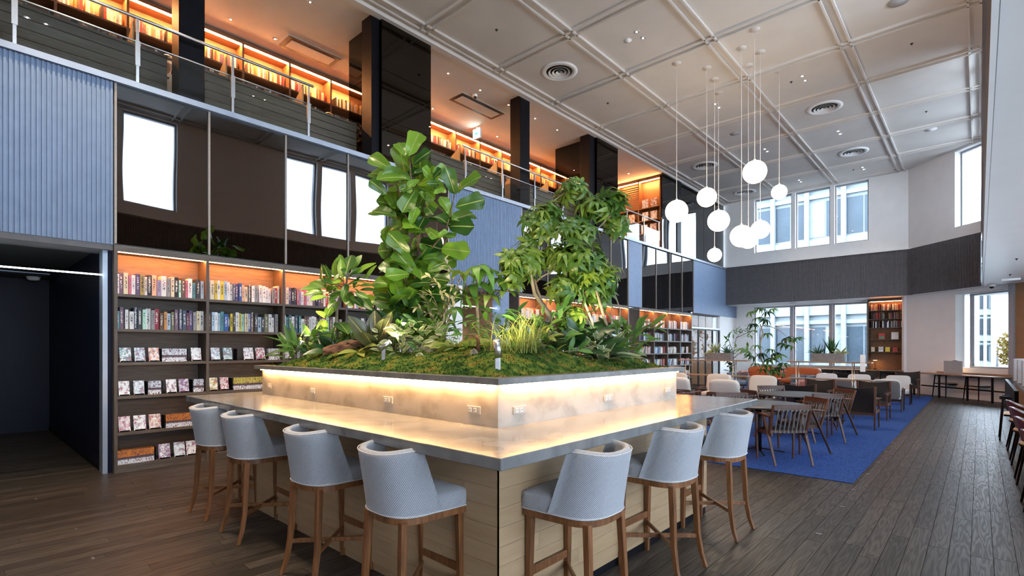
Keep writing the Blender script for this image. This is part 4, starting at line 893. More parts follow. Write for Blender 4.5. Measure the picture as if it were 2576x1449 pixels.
for k in range(110):
    u, v = PR.gauss(1046,30), PR.uniform(440,810); p = at(u,v,FD+PR.uniform(-.15,.3)); e = RV*PR.uniform(-1,1)+UV*PR.uniform(-.4,.7)+FV*PR.uniform(-.8,.8)
    leaf(PR.choice(fm), fig, p, e, UV*.5-FV*.5+rv(PR,.7), PR.uniform(.26,.38))
# rubber plant with an open crown
rb = plant('rubber_plant', at(850,858,5.6), 'small rubber plant with an open crown of oval leaves', 'tree')
stem(rb, [at(u,v,5.6) for u,v in [(850,862),(846,820),(848,780),(856,745),(866,725)]], .019, .013, m_bark, 'trunk', 9)
tips = [(866,725,830,715),(866,725,905,700),(860,735,815,735),(866,725,862,690),(862,740,900,735),(866,725,885,680),(850,780,815,800)]
for a,b,c,d in tips: stem(rb, [at(a,b,5.6), at((a+c)/2,(b+d)/2-4,5.57), at(c,d,5.5+PR.uniform(-.1,.2))], .009, .005, m_bark, 'branch')
rm = [leaf_mesh('rubber_leaf', 1, .44, oval, m_rub, 7, .22, .1+.1*k, 0, 4) for k in range(2)]
RL = [(808,740,770,715),(815,715,803,665),(830,705,815,665),(845,700,840,650),(870,690,880,637),(885,680,905,640),(895,690,938,655),(900,700,930,690),(880,700,900,665),(862,700,858,655),(905,720,940,712),(905,730,950,725),(900,740,930,770),(880,745,910,765),(860,750,840,775),(845,755,825,770),(825,745,785,750),(815,735,765,735),(820,725,780,705),(870,735,880,760),(890,725,915,745),
      (800,725,760,722),(875,715,860,745),(850,720,825,735),(840,715,800,700),(880,690,915,675),(865,680,850,640),(855,735,830,755),(892,735,925,748),(885,740,865,765),(815,800,800,775),(815,805,790,830),(820,800,835,765),(850,810,875,830),(820,805,812,835)]
for a,b,c,d in RL:
    p = at(a,b,5.5+PR.uniform(-.12,.15)); q = at(c,d,5.5+PR.uniform(-.2,.2)); e = q-p
    leaf(PR.choice(rm), rb, p, e, UV*.8-FV*PR.uniform(0,.9)+rv(PR,.5), e.length*1.05)
for k in range(26):
    p = at(PR.gauss(862,26),PR.gauss(722,18),5.6+PR.uniform(-.15,.2)); e = RV*PR.uniform(-1,1)+UV*PR.uniform(-.1,.8)+FV*PR.uniform(-.8,.8); leaf(PR.choice(rm), rb, p, e, UV+rv(PR,.5), PR.uniform(.14,.2))
# umbrella trees: whorls of drooping leaflets
def whorl_mesh(name, mat, n, L, W, droop, lift=.25, pet=.0):
    mb = MB()
    for k in range(n):
        a = 2*PI*k/n+.2; ln = L*(.8+.25*((k*7)%3)/2)
        def fn(s, b):
            w = W/2*lance(s); q = (b-.5)*2; r = .012+s*ln*.93; z = lift*ln*s*1.3 - droop*ln*s*s
            return (r*math.cos(a)-q*w*math.sin(a), r*math.sin(a)+q*w*math.cos(a), z+.18*abs(q)*w)
        mb.grid(fn, 5, 2)
    return mb.mesh(name, mat)
wm = [whorl_mesh('umbrella_whorl', m_sch, 8, .125, .040, .45+.3*k, .30-.08*k) for k in range(3)]
def whorl(par, p, up, s, meshes, rr): return obj('compound_leaf', rr.choice(meshes), par, M=Matrix.Translation(-par.location) @ frame(p, up.orthogonal(), up) @ Matrix.Rotation(rr.random()*6.28,4,'Z') @ Matrix.Diagonal((s,s,s,1)))
def crown(par, blobs, D0, meshes, rr, size=(.8,1.25), stemr=None):
    for u, v, ru, rvv, n, dd in blobs:
        c = at(u,v,D0+dd); k = 0
        for i in range(n):
            # points spread through the blob, denser on its shell
            a, b, q = rr.uniform(0,2*PI), rr.uniform(-1,1), rr.uniform(.45,1)
            w = math.sqrt(1-b*b); off = RV*(w*math.cos(a)*q*ru*D0/1293) + UV*(b*q*rvv*D0/1293) + FV*(w*math.sin(a)*q*ru*D0/1293)
            up = (UV*.55 + off.normalized()*.6 - FV*.35 + rv(rr,.45)).normalized(); whorl(par, c+off, up, rr.uniform(*size), meshes, rr)
SD = 4.95
st1 = plant('umbrella_tree', at(1420,868,SD), 'tall umbrella tree with two leaning pale trunks in the planter', 'tree')
for l, r0, r1 in [([(1420,872,0),(1385,800,.02),(1345,740,0),(1335,690,0),(1300,650,-.05)],.026,.013),([(1424,872,.05),(1400,815,.05),(1362,760,.05),(1345,710,.05),(1342,640,.05),(1350,580,.05),(1360,540,.05)],.022,.009),
                  ([(1345,712,.05),(1365,695,.0),(1395,680,-.05)],.010,.005),([(1360,545,.05),(1372,520,.05),(1400,500,.05),(1440,470,.1)],.008,.004),([(1335,690,0),(1320,660,0),(1290,640,0)],.008,.004)]: stem(st1, P3(l,SD), r0, r1, m_bark, 'trunk', 9)
sr = random.Random(31)
crown(st1, [(1365,560,46,40,26,.05),(1385,530,40,28,16,.05),(1440,480,40,26,18,.1),(1310,665,42,38,30,-.05),(1285,650,26,26,12,-.08),(1345,650,36,34,16,.05),(1290,690,22,24,7,-.1),(1400,640,34,34,14,.05),(1330,600,22,16,5,.05)], SD, wm, sr)
st2 = plant('umbrella_tree', at(1545,875,SD+.1), 'dense umbrella tree with slim upright trunks behind the sedge', 'tree')
for l, r0, r1 in [([(1500,872,.0),(1490,810,0),(1470,760,0),(1425,700,-.1),(1425,660,-.1)],.014,.009),([(1548,875,.0),(1520,800,0),(1500,730,0),(1490,640,0),(1485,560,0)],.016,.008),([(1540,875,.1),(1515,780,.1),(1512,700,.1),(1530,650,.1)],.013,.007),([(1430,872,-.1),(1432,780,-.1),(1424,700,-.1),(1425,665,-.1)],.014,.011),([(1550,875,.1),(1560,780,.1),(1530,690,.1)],.010,.006),([(1485,560,0),(1500,520,0),(1520,500,.0)],.008,.004),([(1487,590,0),(1540,540,.05),(1560,510,.05)],.007,.004)]: stem(st2, P3(l,SD), r0, r1, m_bark, 'trunk', 8)
crown(st2, [(1500,520,42,28,22,0),(1545,500,30,26,14,.05),(1450,580,46,28,20,-.05),(1440,650,48,42,36,-.1),(1490,660,42,44,28,0),(1430,720,44,34,20,-.1),(1500,740,30,30,12,.1),(1555,560,24,24,8,.05),(1470,700,34,30,14,-.05),(1440,790,30,24,8,-.1),(1400,720,24,20,6,-.15),(1530,690,24,34,10,.05)], SD, wm, sr)
# broad umbrella plant in the middle
mu = plant('umbrella_plant', at(1203,868,4.9), 'umbrella plant with broad drooping leaflets in the middle of the planter')
stem(mu, [at(u,v,4.9) for u,v in [(1203,878),(1203,840),(1201,790),(1199,760)]], .020, .014, m_bark, 'trunk', 9)
bm_ = [whorl_mesh('broad_whorl', m_mid if k == 2 else m_sch, 7, .23, .085, .75+.2*k, .38-.08*k) for k in range(3)]
for u,v,s in [(1195,715,1.05),(1160,690,.85),(1225,680,.9),(1255,700,.95),(1150,730,.85),(1200,670,.9),(1270,735,.8),(1230,745,.8),(1180,750,.7),(1145,775,.6),(1285,715,.65)]:
    whorl(mu, at(u,v,4.85+PR.uniform(-.12,.15)), (UV+rv(PR,.3)-FV*.15).normalized(), s, bm_, PR); stem(mu, [at(1199,762,4.9), at((1199+u)/2,(762+v)/2+8,4.88), at(u,v,4.86)], .007, .004, m_barkd, 'branch', 5)
# silver-leaved shrub
sv = plant('silver_shrub', at(1110,850,5.4), 'pale silver-leaved shrub arching between fig and umbrella plant')
sm_ = [leaf_mesh('silver_leaf', .075, .030, oval, m_silv, 4, .2, .2, 0, 2)]
for l in [[(1110,850),(1090,800),(1075,760),(1060,740)],[(1110,850),(1120,770),(1105,720),(1075,690)],[(1112,850),(1130,750),(1140,690),(1115,650)],[(1112,850),(1140,770),(1150,720),(1160,690)],[(1108,850),(1080,790),(1045,770)],[(1110,800),(1090,745),(1068,735)]]:
    pts = [at(u,v,5.4+PR.uniform(-.05,.05)) for u,v in l]; stem(sv, pts, .006, .003, m_barkd, 'branch', 5)
    for a, b in zip(pts, pts[1:]):
        for i in range(8):
            p = a.lerp(b, i/8); e = (b-a).normalized()+rv(PR,.9); leaf(sm_[0], sv, p, e, UV+rv(PR,.5), PR.uniform(.8,1.3))
# low planting
def rosette(name, u, v, d, label, me, n, L, tilt=(.2,1.0), mat=None, stemmy=False, spread=.0, rr=PR):
    base = at(u,v,d); base.z = moss_h(max(-5.6,min(-2.3,base.x)),max(2.4,min(4.7,base.y)))-.01 if base.z < 1.62 else base.z
    t = plant(name, base, label)
    for k in range(int(n*1.25)):
        an = 2.4*k+rr.uniform(-.3,.3); ti = rr.uniform(*tilt); e = Vector((math.cos(an)*math.cos(ti), math.sin(an)*math.cos(ti), math.sin(ti)))
        p = base + Vector((math.cos(an),math.sin(an),0))*spread*1.15*rr.random() + UV*(rr.random()*spread*1.1 if stemmy else 0)
        leaf(me, t, p, e, UV*.7-FV*.4+rv(rr,.35), L*1.3*rr.uniform(.75,1.2))
    return t
lm1 = leaf_mesh('long_leaf', 1, .16, lance, m_mid, 6, .3, .35, 0, 2); lm2 = leaf_mesh('broad_leaf', 1, .42, oval, m_dk, 6, .25, .25, 0, 2); lm3 = leaf_mesh('burgundy_leaf', 1, .42, oval, m_bur, 7, .3, .1, 0, 4)
lm4 = leaf_mesh('variegated_leaf', 1, .5, oval, m_var, 5, .2, .25, 0, 4); lm5 = leaf_mesh('strap_leaf', 1, .11, lance, m_dk, 7, .3, .5, 0, 2); lm6 = leaf_mesh('fresh_leaf', 1, .34, oval, m_mid, 5, .25, .25, 0, 2); lm7 = leaf_mesh('yellow_leaf', 1, .34, oval, m_yel, 6, .25, .35, 0, 2)
lm8 = leaf_mesh('striped_leaf', 1, .26, lance, m_var, 6, .3, .6, 0, 4)
rosette('trailing_plant', 757,905,5.72,'yellow-green trailing plant spilling at the end of the planter', lm1, 44, .22, (-.1,1.3), stemmy=True, spread=.22)
rosette('trailing_plant', 790,893,5.62,'mid green leafy plant beside the bark', lm6, 40, .12, (-.1,1.2), stemmy=True, spread=.22)
rosette('dracaena', 838,895,5.35,'dark green broad-leaved plant at the foot of the rubber plant', lm2, 18, .2, (.1,1.2))
rosette('dracaena', 815,880,5.9,'dark green strap-leaved plant behind the trailing plants', lm5, 22, .28, (.3,1.3))
rosette('burgundy_rubber_plant', 945,898,4.95,'burgundy rubber plant with large upright leaves behind a spotlight', lm3, 11, .28, (.35,1.3))
rosette('philodendron', 905,905,4.9,'pale pointed leaves sprouting behind the bark', lm7, 6, .2, (.1,.8))
rosette('variegated_creeper', 1010,903,4.75,'variegated creeper with pale rounded leaves beside the first spotlight', lm4, 46, .075, (-.1,1.0), stemmy=True, spread=.26)
rosette('variegated_creeper', 1050,885,5.0,'second variegated creeper behind the pale stone', lm4, 40, .075, (-.1,1.0), stemmy=True, spread=.26)
rosette('green_creeper', 1000,880,5.3,'dark green creeper below the fiddle leaf fig', lm6, 40, .10, (-.1,1.0), stemmy=True, spread=.3)
rosette('green_creeper', 1105,900,4.75,'fresh green low creeper in the middle of the moss', lm6, 44, .07, (-.1,1.0), stemmy=True, spread=.28)
rosette('philodendron', 1150,880,4.7,'split-leaved philodendron with yellow-green blades', lm7, 9, .24, (.1,.9))
rosette('green_creeper', 1180,910,4.4,'leafy creeper in front of the driftwood', lm6, 36, .06, (-.1,1.0), stemmy=True, spread=.22)
rosette('fresh_shrub', 1372,893,4.25,'fresh green rounded shrub beside the sedge', lm6, 60, .10, (-.2,1.2), stemmy=True, spread=.3)
rosette('yellow_shrub', 1350,905,4.2,'small yellow-green shrub low beside the sedge', lm7, 22, .08, (-.1,1.1), stemmy=True, spread=.16)
rosette('dark_shrub', 1450,880,4.75,'dark broad-leaved shrub under the umbrella trees', lm2, 26, .24, (.1,1.2), stemmy=True, spread=.2)
rosette('dark_shrub', 1565,885,5.0,'dark leafy shrub at the carpet end of the planter', lm6, 60, .12, (-.1,1.2), stemmy=True, spread=.3)
rosette('striped_plant', 1512,905,4.7,'plant with arching white-striped leaves near the last spotlight', lm8, 16, .26, (.3,1.2))
rosette('fern', 1535,875,5.1,'feathery light fern at the carpet end', lm1, 30, .2, (.2,1.2))
rosette('variegated_creeper', 1455,910,4.55,'grey-green creeper under the dark shrub', lm4, 24, .07, (-.1,.8), stemmy=True, spread=.2)
rosette('fern', 1075,850,5.6,'green fern behind the silver shrub', lm1, 30, .3, (.2,1.3)); rosette('dark_shrub', 1020,860,5.7,'dark shrub behind the variegated creeper', lm2, 24, .16, (-.1,1.2), stemmy=True, spread=.35)
rosette('fern', 985,850,5.7,'grassy fern between the rubber plant and the fig', lm1, 34, .26, (.3,1.4)); rosette('green_creeper', 880,872,5.6,'feathery green plant behind the burgundy leaves', lm1, 40, .16, (.0,1.2), stemmy=True, spread=.2)
rosette('green_creeper', 1240,880,4.9,'leafy green plant behind the driftwood', lm6, 40, .10, (-.1,1.1), stemmy=True, spread=.3)
def grass(name, u, v, d, label, n, L, mat, wid=.006, spread=.06, up=(.7,1.5)):
    base = at(u,v,d); base.z = moss_h(base.x,base.y)-.01; t = plant(name, base, label); mb = MB(); rr = PR
    for k in range(n):
        an = rr.random()*6.28; ti = rr.uniform(*up); ln = L*rr.uniform(.6,1.1); o = Vector((rr.gauss(0,spread),rr.gauss(0,spread),0)); e = Vector((math.cos(an)*math.cos(ti),math.sin(an)*math.cos(ti),math.sin(ti))); sd = Vector((-math.sin(an),math.cos(an),0))*wid/2
        vs = []; out = Vector((math.cos(an),math.sin(an),0))
        for i in range(6):
            s = i/5; p = o + e*(ln*s) + out*(ln*.35*s*s) - UV*(ln*.45*s**2.4); w = 1-.9*s; vs += [p-sd*w, p+sd*w]
        mb.add(vs, [(2*i,2*i+1,2*i+3,2*i+2) for i in range(5)])
    mk('blades', mb, mat, t, kind='stuff')
grass('sedge', 1300,900,4.05,'bright arching sedge grass beside the middle spotlight', 190, .62, m_grassm, .007, .09, (.6,1.5))
grass('sedge', 1335,905,4.1,'dark fine sedge low beside the bright grass', 170, .26, m_dk, .005, .10, (.2,1.4))
grass('sedge', 1105,860,5.3,'tall fine grass behind the philodendron', 140, .42, m_grassm, .005, .08, (.7,1.5)); grass('sedge', 975,870,5.4,'fine dark grass behind the burgundy rubber plant', 120, .34, m_dk, .005, .08, (.6,1.5))
# bark, driftwood, stones
t = plant('bark_piece', at(868,908,5.0), 'rough reddish piece of bark lying on the moss', 'bark'); t.location.z = moss_h(t.location.x,t.location.y)
def barkf(a, b):
    an = a*PI*1.15-.2; ln = (b-.5)*.40; r = .062*(1+.45*mnoise.noise((a*5,b*5,3))+.25*mnoise.noise((a*16,b*9,7)))*(1-.3*abs(b-.5)); p = RV*ln*1.0 + FV*(math.cos(an)*r) + UV*(math.sin(an)*r*1.1+.02+.09*(b-.2)); return tuple(p)
mb = MB(); mb.grid(barkf, 18, 26); mb.grid(lambda a,b: tuple(Vector(barkf(a,b))*.86), 18, 26); mk('bark_shell', mb, m_drift, t)
t = plant('driftwood', at(1203,905,4.45), 'twisted pale driftwood branch standing in the moss', 'driftwood')
for l, r0, r1 in [([(1200,912,0),(1203,880,0),(1203,852,0),(1200,842,0)],.022,.012),([(1203,855,0),(1190,842,-.02),(1172,842,-.03)],.011,.004),([(1203,850,0),(1215,838,.02),(1228,830,.02)],.009,.004),([(1200,905,0),(1185,915,-.05),(1175,912,-.08)],.016,.006),([(1203,900,0),(1228,880,.03),(1240,862,.05)],.010,.004),([(1200,905,0),(1212,915,-.05),(1218,920,-.08)],.015,.007)]: stem(t, P3(l,4.45), r0, r1, m_drift, 'branch', 7)
def stone(u, v, d, s, label):
    p = at(u,v,d); p.z = moss_h(p.x,p.y)+.01; mb = MB()
    def fn(a,b):
        th, ph = a*2*PI, (b-.5)*PI; r = s*(1+.35*mnoise.noise((math.cos(th)*1.5+u,math.sin(th)*1.5,b*2))); return (r*math.cos(th)*math.cos(ph)*1.1, r*math.sin(th)*math.cos(ph)*.8, r*math.sin(ph)*1.2)
    mb.grid(fn, 14, 8); mk('stone', mb, m_rock, loc=p, label=label, cat='stone', group='stones in the planter')
stone(1087,893,4.75,.075,'pale stone standing in the moss beside the creepers'); stone(1193,915,4.3,.04,'small stone at the foot of the driftwood')
# garden spotlights
def spotlight(u, v, d, label, du, dv, power, aim, col=(1,.80,.42)):
    p = at(u,v,d); p.z = moss_h(p.x,p.y); t = empty('garden_spotlight', p, 0, label, 'spotlight', 'spotlights in the planter')
    mk('post', MB().box(-.018,.018,-.010,.010,-.03,.11), m_steel, t, bevel=.003).rotation_euler = (0,0,math.radians(42))
    a = Vector((0,0,.115)); e = (RV*du+UV*dv).normalized(); mk('head', MB().tube([a-e*.045,a+e*.075], .024, 14), m_steel, t, )
    mk('lens', MB().tube([a+e*.0751,a+e*.0765], .019, 14), e_lamp, t)
    l = D.lights.new('beam', 'SPOT'); l.energy = power; l.color = col; l.spot_size = math.radians(95); l.spot_blend = .7; l.shadow_soft_size = .02
    lo = D.objects.new('beam', l); COL.objects.link(lo); lo.parent = t; lo.location = a+e*.085
    lo.rotation_euler = (aim - (p+a)).to_track_quat('-Z','Y').to_euler()
spotlight(965,898,4.55,'steel garden spotlight beside the burgundy rubber plant', .75,.6, 60, at(1040,520,FD))
spotlight(1252,935,3.45,'steel garden spotlight closest to the counter corner', -.12,.95, 80, at(1330,560,SD))
spotlight(1512,885,4.75,'steel garden spotlight at the carpet end of the planter', -.5,.8, 30, at(1440,600,SD))
spotlight(752,903,5.5,'steel garden spotlight at the bookcase end of the planter', .4,.9, 32, at(860,690,5.6))
# ------------------------------------------------------------------ lounge furniture (each built facing +Y at the origin)
def strap_chair():
    t = empty('wooden_armchair')
    for s in (-1,1):
        mk('leg', MB().beam((s*.255,-.02,.635),(s*.245,-.315,0),.024,.042,.018,.026,up=(1,0,0)), m_walnut, t, bevel=.003)
        mk('leg', MB().beam((s*.262,.185,.635),(s*.250,.175,0),.030,.034,.022,.022,up=(1,0,0)), m_walnut, t, bevel=.003)
        mk('armrest', MB().tube([(s*.245,-.235,.628),(s*.268,-.05,.648),(s*.275,.12,.648),(s*.262,.235,.640)],[.016,.02,.021,.014],8), m_walnut, t)
        mk('back_post', MB().beam((s*.235,-.155,.40),(s*.255,-.275,.80),.026,.04,.022,.030,up=(1,0,0)), m_walnut, t, bevel=.003)
        mk('seat_rail', MB().box(s*.225-.012,s*.225+.012,-.18,.20,.375,.425), m_walnut, t)
    def curve_rail(z, y, h, d):
        mb = MB(); N = 10; vs = []
        for i in range(N+1):
            x = -.245+.49*i/N; yy = y-.03*(1-(x/.245)**2)
            vs += [(x,yy-d/2,z-h/2),(x,yy+d/2,z-h/2),(x,yy+d/2,z+h/2),(x,yy-d/2,z+h/2)]
        fs = [(i*4+k,i*4+(k+1)%4,i*4+4+(k+1)%4,i*4+4+k) for i in range(N) for k in range(4)]+[(3,2,1,0),(N*4,N*4+1,N*4+2,N*4+3)]
        mb.add(vs, fs); return mb
    mk('top_rail', curve_rail(.765,-.268,.075,.022), m_walnutx, t); mk('lower_rail', curve_rail(.435,-.170,.035,.022), m_walnutx, t)
    mk('front_rail', MB().box(-.235,.235,.165,.19,.375,.425), m_walnutx, t)
    for i in range(8):
        x = -.19+.38*i/7; q = -.03*(1-(x/.245)**2)
        mb = MB().beam((x,-.275+q,.735),(x,-.178+q,.432),.020,.006,up=(0,1,0)); mb.box(x-.012,x+.012,-.285+q,-.25+q,.715,.74); mb.box(x-.012,x+.012,-.19+q,-.155+q,.42,.452)
        mk('strap', mb, m_strap, t)
    def cush(a,b):
        x, y = (a-.5)*2, (b-.5)*2; e = max(abs(x),abs(y)); return (x*.222, .01+y*.195, .425+.045*(1-e**6))
    mk('seat', MB().grid(cush,8,8), m_leather, t); return t
def leather_chair():
    t = empty('leather_armchair')
    for s in (-1,1):
        mk('leg', MB().beam((s*.30,-.24,.82),(s*.30,-.27,0),.028,.044,.022,.026,up=(1,0,0)), m_walnut, t, bevel=.004)
        mk('leg', MB().beam((s*.30,.28,.56),(s*.30,.27,0),.030,.036,.022,.022,up=(1,0,0)), m_walnut, t, bevel=.004)
        mb = MB(); pts = [(-.25,.022,.575),(-.10,.026,.575),(.10,.040,.580),(.24,.048,.572),(.31,.030,.562),(.325,.0,.560)]
        vs = []
        for y, w, z in pts: vs += [(s*.305-w,y,z-.011),(s*.305+w,y,z-.011),(s*.305+w,y,z+.011),(s*.305-w,y,z+.011)]
        mb.add(vs, [(i*4+k,i*4+(k+1)%4,i*4+4+(k+1)%4,i*4+4+k) for i in range(5) for k in range(4)]+[(3,2,1,0)]); mk('armrest', mb, m_walnut, t, weld=.0005)
        mk('side_rail', MB().box(s*.30-.011,s*.30+.011,-.26,.28,.30,.36), m_walnut, t)
    mk('front_rail', MB().box(-.29,.29,.262,.284,.30,.36), m_walnutx, t); mk('rear_rail', MB().box(-.29,.29,-.265,-.245,.27,.32), m_walnutx, t)
    # sling: leather sheet hung between the rear posts, sagging a little forward of them
    def back(off):
        def fn(a,b):
            x = (a-.5)*.56; z = .29+.52*b; y = -.248-.02*b+.055*math.sin(PI*a)*math.sin(PI*min(1,b*1.05+.05))*.5; return (x, y+off, z-.035*math.sin(PI*a)*b)
        return fn
    mb = MB().grid(back(.012),10,8); mb.grid(back(-.012),10,8)
    mb.grid(lambda a,b: back(.012-.024*b)(a,1),10,1); mb.grid(lambda a,b: back(.012-.024*a)(0,b),1,8); mb.grid(lambda a,b: back(.012-.024*a)(1,b),1,8); mk('sling_back', mb, m_leather, t)
    def cush(a,b):
        x, y = (a-.5)*2, (b-.5)*2; e = max(abs(x),abs(y)); return (x*.275, .02+y*.25, .36+.06*(1-e**5)-.03*(1-b))
    mk('seat', MB().grid(cush,8,8), m_leather, t); return t
def fabric_chair(backmat, frontmat):
    t = empty('fabric_armchair')
    for s in (-1,1):
        mk('leg', MB().beam((s*.31,-.10,.56),(s*.30,-.30,0),.026,.040,.020,.026,up=(1,0,0)), m_darkwood, t, bevel=.004)
        mk('leg', MB().beam((s*.31,.24,.55),(s*.305,.22,0),.028,.036,.022,.024,up=(1,0,0)), m_darkwood, t, bevel=.004)
        mk('armrest', MB().tube([(s*.30,-.20,.50),(s*.315,-.05,.555),(s*.32,.12,.565),(s*.31,.27,.552)],[.014,.020,.022,.016],8), m_darkwood, t)
    mk('seat_frame', MB().box(-.285,.285,-.24,.25,.24,.285), m_darkwood, t)
    def pad(cx,cy,cz,hx,hy,hz,M=None,e=6):
        mb = MB()
        def fn(a,b):
            th, ph = a*2*PI, (b-.5)*PI; f = lambda w: math.copysign(abs(w)**(2/e), w)
            return (cx+hx*f(math.cos(th))*abs(math.cos(ph))**(2/e), cy+hy*f(math.sin(th))*abs(math.cos(ph))**(2/e), cz+hz*f(math.sin(ph)))
        mb.grid(fn, 32, 14, M); return mb
    mk('seat', pad(0,.01,.345,.285,.26,.06), frontmat, t)
    R = Matrix.Translation((0,-.235,.30)) @ Matrix.Rotation(math.radians(9),4,'X')
    mk('backrest', pad(0,.02,.235,.285,.035,.245,R), frontmat, t); mk('back_shell', pad(0,-.022,.225,.279,.020,.232,R), backmat, t)
    return t
def lounge_chair():
    t = empty('lounge_chair')
    for s in (-1,1):
        for y in (-.28,.30): mk('leg', MB().box(s*.335-.018,s*.335+.018,y-.018,y+.018,0,.53 if y > 0 else .60), m_walnut, t, bevel=.003)
        mk('armrest', MB().box(s*.335-.028,s*.335+.028,-.30,.34,.53,.555), m_walnut, t, bevel=.004); mk('side_rail', MB().box(s*.335-.012,s*.335+.012,-.28,.30,.25,.31), m_walnut, t)
    mk('front_rail', MB().box(-.33,.33,.285,.31,.25,.31), m_walnutx, t); mk('back_rail', MB().box(-.33,.33,-.30,-.275,.56,.61), m_walnutx, t); mk('rear_rail', MB().box(-.33,.33,-.30,-.275,.25,.30), m_walnutx, t)
    for i in range(6): mk('slat', MB().box(-.26+.104*i-.02,-.26+.104*i+.02,-.292,-.282,.30,.56), m_leather, t)
    def pad(hx,hy,hz,M,e=5):
        mb = MB()
        def fn(a,b):
            th, ph = a*2*PI, (b-.5)*PI; f = lambda w: math.copysign(abs(w)**(2/e), w)
            return (hx*f(math.cos(th))*abs(math.cos(ph))**(2/e), hy*f(math.sin(th))*abs(math.cos(ph))**(2/e), hz*f(math.sin(ph)))
        mb.grid(fn, 32, 16, M); return mb
    mk('seat_cushion', pad(.31,.32,.075,Matrix.Translation((0,.0,.375))), m_beige, t)
    mk('back_cushion', pad(.31,.085,.24,Matrix.Translation((0,-.21,.64)) @ Matrix.Rotation(math.radians(10),4,'X')), m_beige, t); return t
def desk_chair():
    t = empty('desk_chair')
    for s in (-1,1):
        mk('leg', MB().beam((s*.20,-.20,.70),(s*.24,-.25,0),.026,.034,.020,.022,up=(1,0,0)), m_black, t, bevel=.003); mk('leg', MB().beam((s*.20,.19,.44),(s*.23,.23,0),.030,.030,.020,.020,up=(1,0,0)), m_black, t, bevel=.003)
    mb = MB(); N = 14; vs = []
    for i in range(N+1):
        x = -.28+.56*i/N; y = -.24+.14*(abs(x)/.28)**2.2; h = .055-.02*(abs(x)/.28); vs += [(x,y-.011,.73-h),(x,y+.011,.73-h),(x,y+.011,.74),(x,y-.011,.74)]
    mb.add(vs, [(i*4+k,i*4+(k+1)%4,i*4+4+(k+1)%4,i*4+4+k) for i in range(N) for k in range(4)]+[(3,2,1,0),(N*4,N*4+1,N*4+2,N*4+3)]); mk('back_rail', mb, m_black, t)
    mk('seat_frame', MB().box(-.22,.22,-.20,.21,.41,.44), m_black, t, bevel=.004)
    def cush(a,b):
        x, y = (a-.5)*2, (b-.5)*2; e = max(abs(x),abs(y)); return (x*.215, y*.205, .44+.035*(1-e**5))
    mk('seat', MB().grid(cush,8,8), m_beige, t); return t
def bowl_chair():
    t = empty('shell_chair')
    for s in (-1,1):
        for y, y2 in ((-.16,-.235),(.16,.20)): mk('leg', MB().beam((s*.17,y,.44),(s*.225,y2,0),.030,.030,.018,.018,up=(1,0,0)), m_black, t, bevel=.003)
    def shell(r):
        def fn(a,b):
            th = (a-.5)*PI*1.12; z = .45+.31*b; hw = .215+.075*b-r; yr = -.20-.07*b+r; return (hw*math.sin(th), yr*math.cos(th)+.02, z-.10*abs(math.sin(th))**3*b)
        return fn
    mb = MB().grid(shell(0),24,8); mb.grid(shell(.014),24,8); mb.grid(lambda a,b: shell(.014*b)(a,1),24,1); mb.grid(lambda a,b: shell(.014*a)(0,b),1,8); mb.grid(lambda a,b: shell(.014*a)(1,b),1,8); mk('shell_back', mb, m_darkwood2, t)
    mk('seat_frame', MB().lathe([(.0,.42),(.20,.42),(.215,.435),(.215,.45),(0,.45)],24), m_black, t); mk('seat', MB().lathe([(.205,.45),(.21,.465),(.19,.485),(.10,.495),(0,.497)],24), m_beige, t); return t
m_darkwood2 = wood('reddish_walnut_shell', (.045,.014,.009), (.12,.045,.026), 'x', .3, .1)
def place(proto, spots, cat, group):
    for k, (x, y, a, lab) in enumerate(spots):
        o = proto if k == 0 else copy_tree(proto); o.location = (x,y,.009 if (y > 7 and x < -1.1 and x > -6.9 and y < 21.3) else 0); o.rotation_euler = (0,0,math.radians(a)); tag(o, lab, cat, group)
TX = -2.45; dq = .50
def around(cy, names):
    out = []
    for sx, sy, a, n in ((1,-1,42,0),(1,1,138,1),(-1,-1,-42,2),(-1,1,-138,3)): out.append((TX+sx*.445, cy+sy*.475, a, names[n]))
    return out
place(strap_chair(), around(8.17,['strap-backed wooden armchair with its back to the bar, at the nearer round table','strap-backed wooden armchair on the aisle side, far side of the nearer round table','strap-backed wooden armchair half hidden behind the counter, nearer round table','strap-backed wooden armchair with pale top rail showing above the counter end'])
      + around(10.37,['strap-backed wooden armchair with its back this way, at the farther round table','strap-backed wooden armchair on the aisle side, far side of the farther round table','dark strap-backed wooden armchair between the two round tables','strap-backed wooden armchair facing us behind the farther round table'])
      + [(-4.55,10.0,-40,'strap-backed wooden armchair beyond the planter end, before the lounge chairs')], 'chair', 'strap-backed wooden armchairs at the round tables')
def round_table(cy, lab):
    t = empty('round_table', (TX,cy,.009), 0, lab, 'table', 'dark round tables on the carpet')
    mk('tabletop', MB().lathe([(0,.695),(.63,.695),(.65,.705),(.65,.716),(.64,.72),(0,.72)],48), m_concrete2, t, weld=.0005)
    mk('column', MB().tube([(0,0,.02),(0,0,.695)], .045, 14), m_black, t)
    for a in range(4):
        e = Vector((math.cos(a*PI/2+.5),math.sin(a*PI/2+.5),0)); mk('foot', MB().beam(Vector((0,0,.06)), e*.36+Vector((0,0,.012)), .022,.022,.018,.012, up=(0,0,1)), m_black, t)
m_concrete2 = pm('dark_grey_tabletop', [(.045,.045,.048),(.062,.062,.066)], 14, rough=.38)
round_table(8.17,'dark round table nearer the bar counter'); round_table(10.37,'dark round table farther from the bar counter')
